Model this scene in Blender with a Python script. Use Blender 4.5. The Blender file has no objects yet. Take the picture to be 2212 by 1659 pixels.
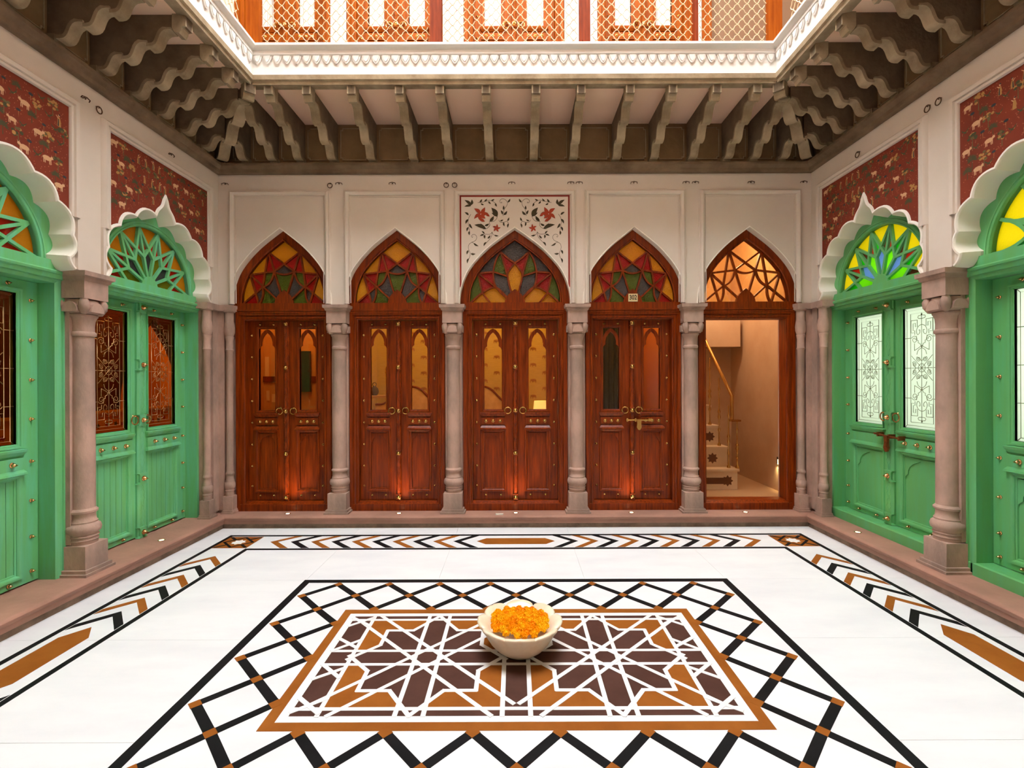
import bpy, bmesh, math, random
from mathutils import Vector, Matrix
from mathutils.geometry import delaunay_2d_cdt
PI = math.pi
sc = bpy.context.scene
COL = sc.collection
random.seed(7)

# ------------------------------------------------------------------ camera, sky, exposure
F, X0, Y0, H = 1050.0, 1113.0, 820.0, 1.6          # focal length in px, vanishing point, eye height
cam = bpy.data.cameras.new('camera')
cam.sensor_fit = 'HORIZONTAL'; cam.sensor_width = 36.0; cam.lens = 36.0 * F / 2212
cam.shift_x = -(X0 - 1106.0) / 2212; cam.shift_y = -(829.5 - Y0) / 2212
cam.clip_start = 0.02
camo = bpy.data.objects.new('camera', cam); COL.objects.link(camo)
camo.matrix_world = Matrix.Translation((0, 0, H)) @ Matrix.Rotation(PI / 2, 4, 'X') @ Matrix.Rotation(math.radians(-0.2), 4, 'Z')
sc.camera = camo
w = bpy.data.worlds.new('sky'); sc.world = w; w.use_nodes = True
bg = w.node_tree.nodes['Background']
bg.inputs[0].default_value = (0.93, 0.965, 1.0, 1); bg.inputs[1].default_value = 15.2   # bright overcast sky over the open court
sc.view_settings.view_transform = 'Standard'; sc.view_settings.look = 'None'
sc.view_settings.exposure = 0.6; sc.view_settings.gamma = 1.0; sc.view_settings.use_curve_mapping = False
sc.cycles.max_bounces = 8; sc.cycles.diffuse_bounces = 5; sc.cycles.use_adaptive_sampling = True; sc.cycles.adaptive_threshold = 0.03; sc.cycles.transparent_max_bounces = 12
sc.cycles.caustics_reflective = False; sc.cycles.caustics_refractive = False
sc.cycles.sample_clamp_indirect = 6.0

# ------------------------------------------------------------------ helpers
def lin(c):
    return tuple(((v / 255) / 12.92 if v <= 10 else ((v / 255 + 0.055) / 1.055) ** 2.4) for v in c)

def mat(name, col, rough=0.5, metal=0.0, col2=None, nscale=6.0, stretch=(1, 1, 1), detail=4.0, lo=0.35, hi=0.65,
        bump=0.0, bscale=30.0, spec=0.5, coat=0.0, wave=False):
    m = bpy.data.materials.new(name); m.use_nodes = True
    nt = m.node_tree; b = nt.nodes['Principled BSDF']
    b.inputs['Base Color'].default_value = (*lin(col), 1)
    b.inputs['Roughness'].default_value = rough; b.inputs['Metallic'].default_value = metal
    b.inputs['Specular IOR Level'].default_value = spec
    b.inputs['Coat Weight'].default_value = coat; b.inputs['Coat Roughness'].default_value = 0.15
    tc = mp = None
    if col2 or bump:
        tc = nt.nodes.new('ShaderNodeTexCoord'); mp = nt.nodes.new('ShaderNodeMapping')
        mp.inputs['Scale'].default_value = stretch
        nt.links.new(tc.outputs['Object'], mp.inputs['Vector'])
    if col2:
        if wave:
            n = nt.nodes.new('ShaderNodeTexWave'); n.bands_direction = 'X'
            n.inputs['Scale'].default_value = nscale; n.inputs['Distortion'].default_value = 9.0
            n.inputs['Detail'].default_value = detail; n.inputs['Detail Scale'].default_value = 1.6
            out = n.outputs['Fac']
        else:
            n = nt.nodes.new('ShaderNodeTexNoise'); n.inputs['Scale'].default_value = nscale
            n.inputs['Detail'].default_value = detail; n.inputs['Roughness'].default_value = 0.6
            out = n.outputs['Fac']
        nt.links.new(mp.outputs[0], n.inputs['Vector'])
        r = nt.nodes.new('ShaderNodeValToRGB')
        r.color_ramp.elements[0].position = lo; r.color_ramp.elements[1].position = hi
        r.color_ramp.elements[0].color = (*lin(col), 1); r.color_ramp.elements[1].color = (*lin(col2), 1)
        nt.links.new(out, r.inputs['Fac']); nt.links.new(r.outputs[0], b.inputs['Base Color'])
    if bump:
        n2 = nt.nodes.new('ShaderNodeTexNoise'); n2.inputs['Scale'].default_value = bscale; n2.inputs['Detail'].default_value = 5
        nt.links.new(mp.outputs[0], n2.inputs['Vector'])
        bp = nt.nodes.new('ShaderNodeBump'); bp.inputs['Strength'].default_value = bump; bp.inputs['Distance'].default_value = 0.02
        nt.links.new(n2.outputs['Fac'], bp.inputs['Height']); nt.links.new(bp.outputs[0], b.inputs['Normal'])
    return m

def clear_glass(name, tint=(255, 255, 255), fac=0.07):
    m = bpy.data.materials.new(name); m.use_nodes = True; nt = m.node_tree; nt.nodes.clear()
    o = nt.nodes.new('ShaderNodeOutputMaterial'); t = nt.nodes.new('ShaderNodeBsdfTransparent'); g = nt.nodes.new('ShaderNodeBsdfGlossy')
    t.inputs[0].default_value = (*lin(tint), 1); g.inputs['Roughness'].default_value = 0.02
    mx = nt.nodes.new('ShaderNodeMixShader'); mx.inputs[0].default_value = fac
    nt.links.new(t.outputs[0], mx.inputs[1]); nt.links.new(g.outputs[0], mx.inputs[2]); nt.links.new(mx.outputs[0], o.inputs[0])
    return m

def stained(name, col, trans=0.5, rough=0.25, cell=90.0):
    """textured coloured glass: part diffuse, part letting light through from behind"""
    m = bpy.data.materials.new(name); m.use_nodes = True; nt = m.node_tree
    b = nt.nodes['Principled BSDF']; b.inputs['Base Color'].default_value = (*lin(col), 1); b.inputs['Roughness'].default_value = rough
    tr = nt.nodes.new('ShaderNodeBsdfTranslucent'); tr.inputs[0].default_value = (*lin(col), 1)
    mx = nt.nodes.new('ShaderNodeMixShader'); mx.inputs[0].default_value = trans
    tc = nt.nodes.new('ShaderNodeTexCoord'); v = nt.nodes.new('ShaderNodeTexVoronoi'); v.inputs['Scale'].default_value = cell
    bp = nt.nodes.new('ShaderNodeBump'); bp.inputs['Strength'].default_value = 0.6; bp.inputs['Distance'].default_value = 0.006
    nt.links.new(tc.outputs['Object'], v.inputs['Vector']); nt.links.new(v.outputs['Distance'], bp.inputs['Height'])
    nt.links.new(bp.outputs[0], b.inputs['Normal'])
    nt.links.new(b.outputs[0], mx.inputs[1]); nt.links.new(tr.outputs[0], mx.inputs[2])
    nt.links.new(mx.outputs[0], nt.nodes['Material Output'].inputs[0])
    return m

def emit(name, col, s):
    m = bpy.data.materials.new(name); m.use_nodes = True; b = m.node_tree.nodes['Principled BSDF']
    b.inputs['Base Color'].default_value = (*lin(col), 1)
    b.inputs['Emission Color'].default_value = (*lin(col), 1); b.inputs['Emission Strength'].default_value = s
    return m

class MB:
    """collects vertices and faces of one mesh object"""
    def __init__(s): s.v = []; s.f = []; s.m = []; s.cm = 0
    def add(s, vs, fs):
        n = len(s.v); s.v += [tuple(p) for p in vs]
        for f in fs: s.f.append([i + n for i in f]); s.m.append(s.cm)
        return s
    def box(s, x0, x1, y0, y1, z0, z1):
        return s.add([(x0, y0, z0), (x1, y0, z0), (x1, y1, z0), (x0, y1, z0), (x0, y0, z1), (x1, y0, z1), (x1, y1, z1), (x0, y1, z1)],
                     [(0, 3, 2, 1), (4, 5, 6, 7), (0, 1, 5, 4), (1, 2, 6, 5), (2, 3, 7, 6), (3, 0, 4, 7)])
    def prism(s, poly, a, b, plane='xz', taper=1.0):
        """polygon extruded from a to b; xz: along y, xy: along z, yz: along x"""
        n = len(poly)
        f = {'xz': lambda p, d: (p[0], d, p[1]), 'xy': lambda p, d: (p[0], p[1], d), 'yz': lambda p, d: (d, p[0], p[1])}[plane]
        vs = [f(p, a) for p in poly] + [f(p, b) for p in poly]
        fs = [list(range(n)), list(range(2 * n - 1, n - 1, -1))] + [(i, (i + 1) % n, n + (i + 1) % n, n + i) for i in range(n)]
        return s.add(vs, fs)
    def bar(s, p, q, wd, a, b, plane='xz', ext=0.0):
        dx, dz = q[0] - p[0], q[1] - p[1]; L = math.hypot(dx, dz) or 1e-6; dx /= L; dz /= L
        p = (p[0] - dx * ext, p[1] - dz * ext); q = (q[0] + dx * ext, q[1] + dz * ext); nx, nz = -dz * wd / 2, dx * wd / 2
        return s.prism([(p[0] + nx, p[1] + nz), (p[0] - nx, p[1] - nz), (q[0] - nx, q[1] - nz), (q[0] + nx, q[1] + nz)], a, b, plane)
    def sweep(s, path, prof, plane='xz', closed=False, segs=None, cap=True):
        """profile [(offset to the left, depth)] carried along a flat path with mitred corners"""
        n = len(path); rings = []
        for i in range(n):
            a = path[(i - 1) % n] if (closed or i > 0) else None; b = path[i]; c = path[(i + 1) % n] if (closed or i < n - 1) else None
            def nrm(p, q):
                dx, dz = q[0] - p[0], q[1] - p[1]; L = math.hypot(dx, dz) or 1e-9; return (-dz / L, dx / L)
            if a is None: m = nrm(b, c)
            elif c is None: m = nrm(a, b)
            else:
                n1, n2 = nrm(a, b), nrm(b, c); k = 1 + n1[0] * n2[0] + n1[1] * n2[1]; k = max(k, 0.35); m = ((n1[0] + n2[0]) / k, (n1[1] + n2[1]) / k)
            rings.append([(b[0] + m[0] * o, b[1] + m[1] * o, d) for o, d in prof])
        g = {'xz': lambda p: (p[0], p[2], p[1]), 'xy': lambda p: p, 'yz': lambda p: (p[2], p[0], p[1])}[plane]
        k = len(prof); vs = [g(p) for r in rings for p in r]; fs = []
        for i in (segs if segs is not None else range(n if closed else n - 1)):
            j = (i + 1) % n
            for t in range(k - 1): fs.append((i * k + t, j * k + t, j * k + t + 1, i * k + t + 1))
        if cap and not closed and segs is None:
            fs.append(list(range(k))); fs.append([(n - 1) * k + t for t in range(k)][::-1])
        return s.add(vs, fs)
    def lathe(s, prof, n=24, c=(0, 0, 0), a0=0.0, a1=2 * PI, fn=None):
        full = abs(a1 - a0 - 2 * PI) < 1e-6; cnt = n if full else n + 1; k = len(prof); vs = []; fs = []
        for i in range(cnt):
            a = a0 + (a1 - a0) * i / n
            for r, z in prof:
                rr = r * (fn(a, z) if fn else 1); vs.append((c[0] + rr * math.cos(a), c[1] + rr * math.sin(a), c[2] + z))
        for i in range(n):
            j = (i + 1) % cnt
            for t in range(k - 1): fs.append((i * k + t, j * k + t, j * k + t + 1, i * k + t + 1))
        return s.add(vs, fs)
    def tube(s, pts, r, n=6, closed=False, cap=True):
        P = [Vector(p) for p in pts]; m = len(P); vs = []; fs = []
        up = None
        for i in range(m):
            a = P[i - 1] if (i > 0 or closed) else P[i]; b = P[(i + 1) % m] if (i < m - 1 or closed) else P[i]
            t = (b - a).normalized()
            if up is None: up = Vector((0, 0, 1)) if abs(t.z) < 0.9 else Vector((1, 0, 0))
            x = t.cross(up)
            if x.length < 1e-4: x = t.orthogonal()
            x.normalize(); y = x.cross(t); up = y
            rr = r[i] if isinstance(r, (list, tuple)) else r
            for k in range(n):
                an = 2 * PI * k / n; vs.append(P[i] + (x * math.cos(an) + y * math.sin(an)) * rr)
        for i in range(m if closed else m - 1):
            j = (i + 1) % m
            for k in range(n): fs.append((i * n + k, i * n + (k + 1) % n, j * n + (k + 1) % n, j * n + k))
        if cap and not closed: fs.append(list(range(n))[::-1]); fs.append([(m - 1) * n + k for k in range(n)])
        return s.add(vs, fs)
    def torus(s, R, r, n=24, k=8, c=(0, 0, 0), plane='xz'):
        pts = []
        for i in range(n):
            a = 2 * PI * i / n
            p = (R * math.cos(a), R * math.sin(a))
            pts.append({'xz': (c[0] + p[0], c[1], c[2] + p[1]), 'xy': (c[0] + p[0], c[1] + p[1], c[2])}[plane])
        return s.tube(pts, r, k, closed=True)
    def flat(s, poly, d, plane='xz'):
        f = {'xz': lambda p: (p[0], d, p[1]), 'xy': lambda p: (p[0], p[1], d)}[plane]
        return s.add([f(p) for p in poly], [list(range(len(poly)))])
    def mesh(s, name, mats, smooth=False, fix=True):
        me = bpy.data.meshes.new(name); me.from_pydata(s.v, [], s.f)
        if not isinstance(mats, (list, tuple)): mats = [mats]
        for m in mats: me.materials.append(m)
        me.polygons.foreach_set('material_index', s.m)
        if fix:
            bm = bmesh.new(); bm.from_mesh(me); bmesh.ops.recalc_face_normals(bm, faces=bm.faces[:]); bm.to_mesh(me); bm.free()
        if smooth:
            me.polygons.foreach_set('use_smooth', [True] * len(me.polygons))
            if smooth != 'all': me.set_sharp_from_angle(angle=math.radians(38))
        me.update(); return me
    def build(s, name, mats, parent=None, smooth=False, fix=True, **kw):
        return inst(name, s.mesh(name, mats, smooth, fix), parent, **kw)

def inst(name, me, parent=None, loc=None, rot=None, scale=None, label=None, cat=None, group=None, kind=None):
    o = bpy.data.objects.new(name, me); COL.objects.link(o)
    if parent is not None: o.parent = parent
    if loc is not None: o.location = loc
    if rot is not None: o.rotation_euler = rot
    if scale is not None: o.scale = scale
    return tag(o, label, cat, group, kind)
def tag(o, label=None, cat=None, group=None, kind=None):
    if label: o['label'] = label
    if cat: o['category'] = cat
    if group: o['group'] = group
    if kind: o['kind'] = kind
    return o
def empty(name, loc=(0, 0, 0), rz=0.0, **kw): return inst(name, None, None, loc, (0, 0, rz), **kw)
def copy_tree(o, parent=None):
    c = o.copy(); COL.objects.link(c)
    if parent is not None: c.parent = parent
    for ch in list(o.children): copy_tree(ch, c)
    return c

def inside(p, poly):
    x, y = p; r = False; n = len(poly); j = n - 1
    for i in range(n):
        xi, yi = poly[i]; xj, yj = poly[j]
        if (yi > y) != (yj > y) and x < (xj - xi) * (y - yi) / (yj - yi) + xi: r = not r
        j = i
    return r
def cells(paths, eps=1e-4):
    """faces of the arrangement of a set of polylines"""
    vs = []; es = []
    for p in paths:
        b = len(vs); vs += [Vector(q) for q in p]; es += [(b + i, b + i + 1) for i in range(len(p) - 1)]
    r = delaunay_2d_cdt(vs, es, [], 3, eps)
    return [[(r[0][i].x, r[0][i].y) for i in f] for f in r[2]]
def crom(pts, n=5):
    out = []; m = len(pts)
    for i in range(m - 1):
        p0 = pts[max(i - 1, 0)]; p1 = pts[i]; p2 = pts[i + 1]; p3 = pts[min(i + 2, m - 1)]
        for k in range(n):
            t = k / n
            out.append(tuple(0.5 * (2 * b + (c - a) * t + (2 * a - 5 * b + 4 * c - d) * t * t + (3 * b - a - 3 * c + d) * t ** 3) for a, b, c, d in zip(p0, p1, p2, p3)))
    out.append(tuple(pts[-1])); return out
def arc3(p, q, bulge, n=8):
    """arc from p to q bulging to the left by bulge*chord"""
    dx, dy = q[0] - p[0], q[1] - p[1]
    return [(p[0] + dx * t - dy * bulge * 4 * t * (1 - t), p[1] + dy * t + dx * bulge * 4 * t * (1 - t)) for t in [i / n for i in range(n + 1)]]

# ------------------------------------------------------------------ materials
M = {}
M['plaster'] = mat('plaster', (218, 205, 191), 0.8, col2=(210, 196, 180), nscale=1.2, bump=0.06, bscale=8)
M['fascia'] = mat('fascia_paint', (244, 242, 238), 0.7, col2=(236, 232, 226), nscale=2.5, bump=0.08, bscale=12)
M['soffit'] = mat('soffit_paint', (250, 214, 186), 0.85, col2=(246, 208, 178), nscale=1.5)
M['stone'] = mat('grey_brown_stone', (128, 106, 82), 0.9, col2=(98, 78, 58), nscale=3.5, detail=8, bump=0.35, bscale=22)
M['stone2'] = mat('dark_stone', (142, 112, 78), 0.9, col2=(118, 92, 60), nscale=2.2, detail=8, bump=0.25, bscale=18)
M['scroll'] = mat('scroll_stone', (176, 156, 126), 0.9, col2=(136, 116, 88), nscale=5, detail=8, bump=0.3, bscale=25)
M['sand'] = mat('red_sandstone', (192, 156, 138), 0.88, col2=(148, 124, 110), nscale=2.6, stretch=(1, 1, 0.55), detail=8, lo=0.38, hi=0.62, bump=0.3, bscale=28)
M['sand2'] = mat('step_sandstone', (172, 126, 106), 0.8, col2=(150, 110, 92), nscale=2.4, detail=8, bump=0.2, bscale=20)
M['grime'] = mat('grimy_base_stone', (112, 92, 76), 0.9, col2=(142, 118, 98), nscale=9, detail=8, bump=0.5, bscale=30)
M['marble'] = mat('white_marble', (226, 226, 226), 0.5, spec=0.2, col2=(214, 214, 216), nscale=1.3, stretch=(1, 3, 1), detail=6, lo=0.4, hi=0.75)
M['marble2'] = mat('white_marble_strip', (230, 229, 228), 0.55, spec=0.15, col2=(220, 219, 218), nscale=4)
M['grout'] = mat('grout', (120, 116, 110), 0.9)
M['black'] = mat('black_marble', (14, 14, 16), 0.6, spec=0.12, col2=(22, 22, 24), nscale=8)
M['ochre'] = mat('ochre_stone', (150, 88, 30), 0.6, spec=0.12, col2=(136, 76, 22), nscale=5, detail=6)
M['brown'] = mat('dark_brown_stone', (82, 54, 46), 0.6, spec=0.12, col2=(72, 46, 38), nscale=5, detail=6)
M['teak'] = mat('dark_teak', (146, 56, 4), 0.36, col2=(84, 24, 0), nscale=9, stretch=(5, 5, 0.35), detail=7, lo=0.3, hi=0.7, coat=0.06, spec=0.22, bump=0.03, bscale=20)
M['teak_d'] = mat('dark_teak_carved', (156, 60, 6), 0.4, col2=(88, 26, 0), nscale=14, stretch=(3, 3, 0.6), detail=7, coat=0.1, spec=0.3, bump=0.25, bscale=40)
M['teak_up'] = mat('honey_teak', (158, 80, 8), 0.6, col2=(128, 56, 2), nscale=9, stretch=(5, 5, 0.35), detail=7, lo=0.3, hi=0.7, spec=0.1)
M['rail'] = mat('red_brown_rail', (134, 54, 18), 0.6, spec=0.1, col2=(108, 40, 10), nscale=9, stretch=(5, 5, 0.4))
M['greenL'] = mat('mint_green_paint', (106, 184, 116), 0.45, col2=(108, 192, 148), nscale=3.2, stretch=(5, 5, 0.5), detail=5, lo=0.42, hi=0.72)
M['greenR'] = mat('leaf_green_paint', (96, 168, 98), 0.45, col2=(92, 174, 118), nscale=3.2, stretch=(5, 5, 0.5), detail=5, lo=0.42, hi=0.72)
M['brass'] = mat('brass', (206, 164, 92), 0.22, 1.0)
M['bronze'] = mat('aged_bronze', (222, 172, 118), 0.25, 1.0)
M['iron'] = mat('old_iron', (92, 66, 46), 0.5, 0.8)
M['wire'] = mat('cream_painted_wire', (226, 208, 170), 0.5)
M['glass'] = clear_glass('clear_glass', (240, 225, 195), 0.05)
M['glassU'] = clear_glass('gallery_glass', (255, 255, 255), 0.012)
M['glassL'] = clear_glass('amber_clear_glass', (235, 200, 150), 0.06)
M['lead'] = mat('brass_came', (196, 160, 110), 0.3, 0.9)
M['leadR'] = mat('dark_came', (126, 128, 96), 0.5, 0.3)
M['curtain'] = mat('sheer_curtain', (238, 236, 228), 0.9, col2=(206, 204, 196), nscale=24, stretch=(1, 1, 0.02), detail=1)
M['bowl'] = mat('cream_marble', (240, 224, 198), 0.32, col2=(228, 204, 168), nscale=7, detail=8, coat=0.3)
M['mari'] = [mat('marigold_petals', c, 0.75, spec=0.2) for c in ((255, 190, 4), (255, 178, 0), (255, 200, 16), (252, 164, 0))]
M['printred'] = mat('red_wallpaper', (126, 44, 14), 0.85, col2=(112, 36, 10), nscale=3)
M['trim'] = mat('arch_trim_plaster', (246, 240, 228), 0.8, col2=(242, 234, 220), nscale=1.5)  # lightened beyond the wall plaster so dim arch reveals look lit
# ------------------------------------------------------------------ main dimensions (metres)
WY, WX = 5.36, 3.27            # faces of the back wall and of the side walls
SY, SX = 5.24, 3.145           # foot of the step
STEP = 0.138; CAPZ = 2.43      # top of the step, top of the capitals
NEAR = -1.2                    # the court is closed behind the camera
OX, OY, OYF = 2.46, 4.57, 1.05 # edges of the opening to the sky
SOF = 4.41                     # soffit under the gallery
BAYS = [-2.59, -1.32, 0.0, 1.32, 2.59]; HWS = [0.535, 0.535, 0.585, 0.535, 0.545]
SIDEB = [4.54, 2.94]           # bays of the side walls (y)
L_ROT, R_ROT = PI / 2, -PI / 2 # wall frames: x along the wall to the right, y into the wall

# ------------------------------------------------------------------ floor
floor = MB().box(-3.3, 3.3, NEAR, 5.4, -0.06, -0.006).build('floor', M['grout'], label='white marble courtyard floor with black and ochre inlay', cat='floor', kind='structure')
def slab(x0, x1, y0, y1):
    g = 0.0008
    MB().box(x0 + g, x1 - g, y0 + g, y1 - g, -0.012, 0.0).build('marble_slab', M['marble'], floor)
xs = [-3.25, -2.93, -2.56, -1.68, 1.68, 2.56, 2.93, 3.25]; ys = [NEAR, 0.58, 0.99, 1.72, 3.89, 4.61, 5.02, 5.3]
for i in range(7):
    for j in range(7):
        sp = [xs[i], xs[i + 1]]
        if i == 3 and j not in (3,): sp = [xs[i], -0.62, 0.55, xs[i + 1]]
        for a, b in zip(sp, sp[1:]):
            sq = [ys[j], ys[j + 1]]
            if j == 3 and i in (0, 1, 2, 4, 5, 6): sq = [ys[j], 2.15, 3.0, ys[j + 1]]
            for c, d in zip(sq, sq[1:]): slab(a, b, c, d)
CY = 2.80
def tile(name, poly, m, z=0.0015): return MB().prism(poly, -0.004, z, 'xy').build(name, m, floor)
def strip(p, q, wd, m=None, z=0.0015, name='inlay_strip', ext=0.0):
    return MB().bar(p, q, wd, -0.004, z, 'xy', ext).build(name, m or M['black'], floor)
def frame(hx, hy, wd, m, name, z=0.0015, cy=CY):
    a, b = hx - wd, hy - wd
    for q in ([(-hx, hy), (hx, hy), (a, b), (-a, b)], [(hx, hy), (hx, -hy), (a, -b), (a, b)], [(hx, -hy), (-hx, -hy), (-a, -b), (a, -b)], [(-hx, -hy), (-hx, hy), (-a, b), (-a, -b)]):
        tile(name, [(x, y + cy) for x, y in q], m, z)
# border band
frame(2.945, 2.225, 0.04, M['black'], 'border_line'); frame(2.575, 1.825, 0.04, M['black'], 'border_line')
bandc = 2.015
def chev(t, sgn, along, side, m):
    h, k = 0.18, 0.075
    P = [(t, 0), (t - h, h), (t - h - k, h), (t - k, 0), (t - h - k, -h), (t - h, -h)]
    if along == 'x': Q = [(sgn * a, CY + side * bandc + b) for a, b in P]
    else: Q = [(side * 2.74 + b * 0.88, CY + sgn * a) for a, b in P]
    tile('chevron', Q, m)
for i in range(10):
    for s in (-1, 1): chev(0.617 + 0.2015 * i, s, 'x', 1, M['black'] if i % 2 == 0 else M['ochre'])
for i in range(6):
    for s in (-1, 1):
        for sd in (-1, 1):
            if s < 0 and i > 2: continue
            chev(0.576 + 0.211 * i, s, 'y', sd, M['black'] if i % 2 == 0 else M['ochre'])
def hexa(cx, cy, L, W, t, ax):
    P = [(-L, 0.0), (-L + t, W), (L - t, W), (L, 0.0), (L - t, -W), (-L + t, -W)]
    tile('ochre_lozenge', [(cx + (a if ax else b), cy + (b if ax else a)) for a, b in P], M['ochre'])
hexa(0, CY + bandc, 0.385, 0.088, 0.09, True)
for s in (-1, 1): hexa(s * 2.76, CY, 0.36, 0.095, 0.13, False)
for s in (-1, 1):                                            # corner rosettes of the border
    cx, cy, h = s * 2.74, CY + 2.005, 0.165
    tile('corner_square', [(cx - h, cy - h), (cx + h, cy - h), (cx + h, cy + h), (cx - h, cy + h)], M['ochre'])
    for k in range(4):
        a = PI / 4 + k * PI / 2; d = (math.cos(a), math.sin(a))
        strip((cx + d[0] * 0.11, cy + d[1] * 0.11), (cx + d[0] * 0.215, cy + d[1] * 0.215), 0.028, z=0.002)
        e = (math.cos(a + PI / 2), math.sin(a + PI / 2))
        strip((cx + d[0] * 0.1 - e[0] * 0.11, cy + d[1] * 0.1 - e[1] * 0.11), (cx + d[0] * 0.1 + e[0] * 0.11, cy + d[1] * 0.1 + e[1] * 0.11), 0.024, z=0.0022)
    tile('star_tile', [(cx + (0.072 if k % 2 == 0 else 0.05) * math.cos(k * PI / 8), cy + (0.072 if k % 2 == 0 else 0.05) * math.sin(k * PI / 8)) for k in range(16)], M['marble2'], 0.002)
# diamond lattice
frame(1.69, 1.095, 0.056, M['black'], 'lattice_border')
ax_, ay_ = 0.1985, 0.1985
def nodeok(i, j): return (i + j) % 2 == 0 and abs(i) <= 8 and abs(j) <= 5 and (abs(i) >= 6 or abs(j) >= 3)
for i in range(-8, 9):
    for j in range(-5, 6):
        if not nodeok(i, j): continue
        x, y = i * ax_, CY + j * ay_ * (1.015 if abs(j) > 3 else 1); r = 0.036
        tile('ochre_square', [(x - r, y), (x, y - r), (x + r, y), (x, y + r)], M['ochre'], 0.0022)
        for di, dj in ((1, 1), (1, -1)):
            if nodeok(i + di, j + dj) and not (abs(i + di / 2) < 5.9 and abs(j + dj / 2) < 2.9):
                strip((x, y), ((i + di) * ax_, CY + (j + dj) * ay_ * (1.015 if abs(j + dj) > 3 else 1)), 0.047)
# star carpet
frame(1.187, 0.585, 0.055, M['ochre'], 'carpet_border')
tile('carpet_margin', [(-1.13, CY - 0.528), (1.13, CY - 0.528), (1.13, CY + 0.528), (-1.13, CY + 0.528)], M['marble2'], 0.001)
FX, FY = 1.085, 0.487
segs = []
def both(pts):                                               # mirrored over both axes of the carpet
    for sx in (-1, 1):
        for sy in (-1, 1): segs.append([(sx * a, sy * b) for a, b in pts])
SCX, R_, d_ = 0.513, 0.438, 0.068
dd = d_ * math.sqrt(2)
for sy in (-1, 1): segs.append([(-FX, sy * d_), (FX, sy * d_)])
for sx in (-1, 1):
    for sg in (-1, 1): segs.append([(sx * SCX + sg * d_, -FY), (sx * SCX + sg * d_, FY)])
both([(SCX + R_, -FY), (SCX + R_, FY)][:2]); both([(SCX - R_ - 0.007, -FY), (SCX - R_ - 0.007, FY)])
segs = segs[:]                                               # full height verticals were doubled by the mirror
seen = set(); tmp = []
for s_ in segs:
    k = tuple(sorted(tuple((round(a, 4), round(b, 4)) for a, b in s_)))
    if k not in seen: seen.add(k); tmp.append(s_)
segs = tmp
for sy in (-1, 1): segs.append([(-FX, sy * R_), (FX, sy * R_)])
for sx in (-1, 1):
    for q in (-1, 1):
        for o in (-dd, dd):                                  # 45 degree pairs through each star
            lo, hi = -R_, R_
            a = (sx * SCX + lo + max(0, -o) * 0, q * (lo + o)); b = (sx * SCX + hi, q * (hi + o))
            pts = [(x, q * ((x - sx * SCX) + o)) for x in (sx * SCX - FY - 0.05, sx * SCX + FY + 0.05)]
            def clip(t0, t1):
                x0, y0 = pts[0]; x1, y1 = pts[1]; out = []
                for t in (t0, t1): out.append((x0 + (x1 - x0) * t, y0 + (y1 - y0) * t))
                return out
            t0, t1 = 0.0, 1.0
            x0, y0 = pts[0]; x1, y1 = pts[1]
            for pv, dv, lim in ((x0, x1 - x0, (sx * SCX - R_ - 0.06, sx * SCX + R_ + 0.06)), (y0, y1 - y0, (-FY, FY))):
                ta, tb = sorted(((lim[0] - pv) / dv, (lim[1] - pv) / dv)); t0 = max(t0, ta); t1 = min(t1, tb)
            segs.append(clip(t0, t1))
        for r in (-1, 1):                                    # stepped octagon round each star
            segs.append([(sx * SCX, q * (R_ + 0.05)), (sx * SCX + r * 0.14, q * 0.30), (sx * SCX + r * 0.305, q * 0.30), (sx * SCX + r * 0.305, q * 0.13), (sx * SCX + r * 0.455, q * -0.02)])
both([(SCX + R_, 0.1), (FX, 0.2)]); both([(SCX + R_, 0.19), (FX, 0.07)]); both([(SCX + R_, 0.36), (FX, 0.46)]); both([(SCX + R_, 0.47), (FX, 0.36)])
border = [(-FX, -FY), (FX, -FY), (FX, FY), (-FX, FY), (-FX, -FY)]
def ochre_cell(c):
    u = abs(c[0]); v = abs(c[1]); a = u - SCX
    if abs(a) > R_ or v > R_: return False
    a = abs(a)
    return (v > 0.30 and a > 0.06) or (a > 0.305 and v > 0.10) or (a > 0.14 and v > 0.30 - 0 and a + v > 0.46)
for poly in cells([border] + segs, 0.003):
    n = len(poly); ar = sum(poly[i][0] * poly[(i + 1) % n][1] - poly[(i + 1) % n][0] * poly[i][1] for i in range(n)) / 2
    if abs(ar) < 6e-5: continue
    cx = sum(p[0] for p in poly) / n; cy = sum(p[1] for p in poly) / n
    o = ochre_cell((cx, cy))
    tile('ochre_tile' if o else 'brown_tile', [(x, y + CY) for x, y in poly], M['ochre'] if o else M['brown'], 0.002)
zs_ = 0.0026
for s_ in segs:
    for p, q in zip(s_, s_[1:]): zs_ += 0.000025; strip((p[0], p[1] + CY), (q[0], q[1] + CY), 0.024, M['marble2'], zs_, 'white_strap', 0.008)

# ------------------------------------------------------------------ step round the court
path = [(-SX, NEAR), (-SX, SY), (SX, SY), (SX, NEAR)]
prof_low = [(0.5, 0.0), (0.022, 0.0), (0.02, 0.05), (0.5, 0.05)]
prof = [(0.5, 0.05), (0.004, 0.05), (0.0, 0.056), (0.0, 0.088), (-0.008, 0.094), (-0.016, 0.106), (-0.017, 0.118), (-0.008, 0.131), (0.012, STEP), (0.5, STEP)]
for k, nm, lb in ((0, 'left', 'below the plank-panelled mint green doors'), (1, 'back', 'below the teak doors'), (2, 'right', 'below the darker green arch-panelled doors')):
    o = MB().sweep(path, prof, 'xy', segs=[k]).build('baseboard_' + nm, M['sand2'], smooth=True, label='red sandstone step with rounded nosing ' + lb, cat='step', kind='structure')
    MB().sweep(path, prof_low, 'xy', segs=[k]).build('grimy_course', M['grime'], o)

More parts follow.
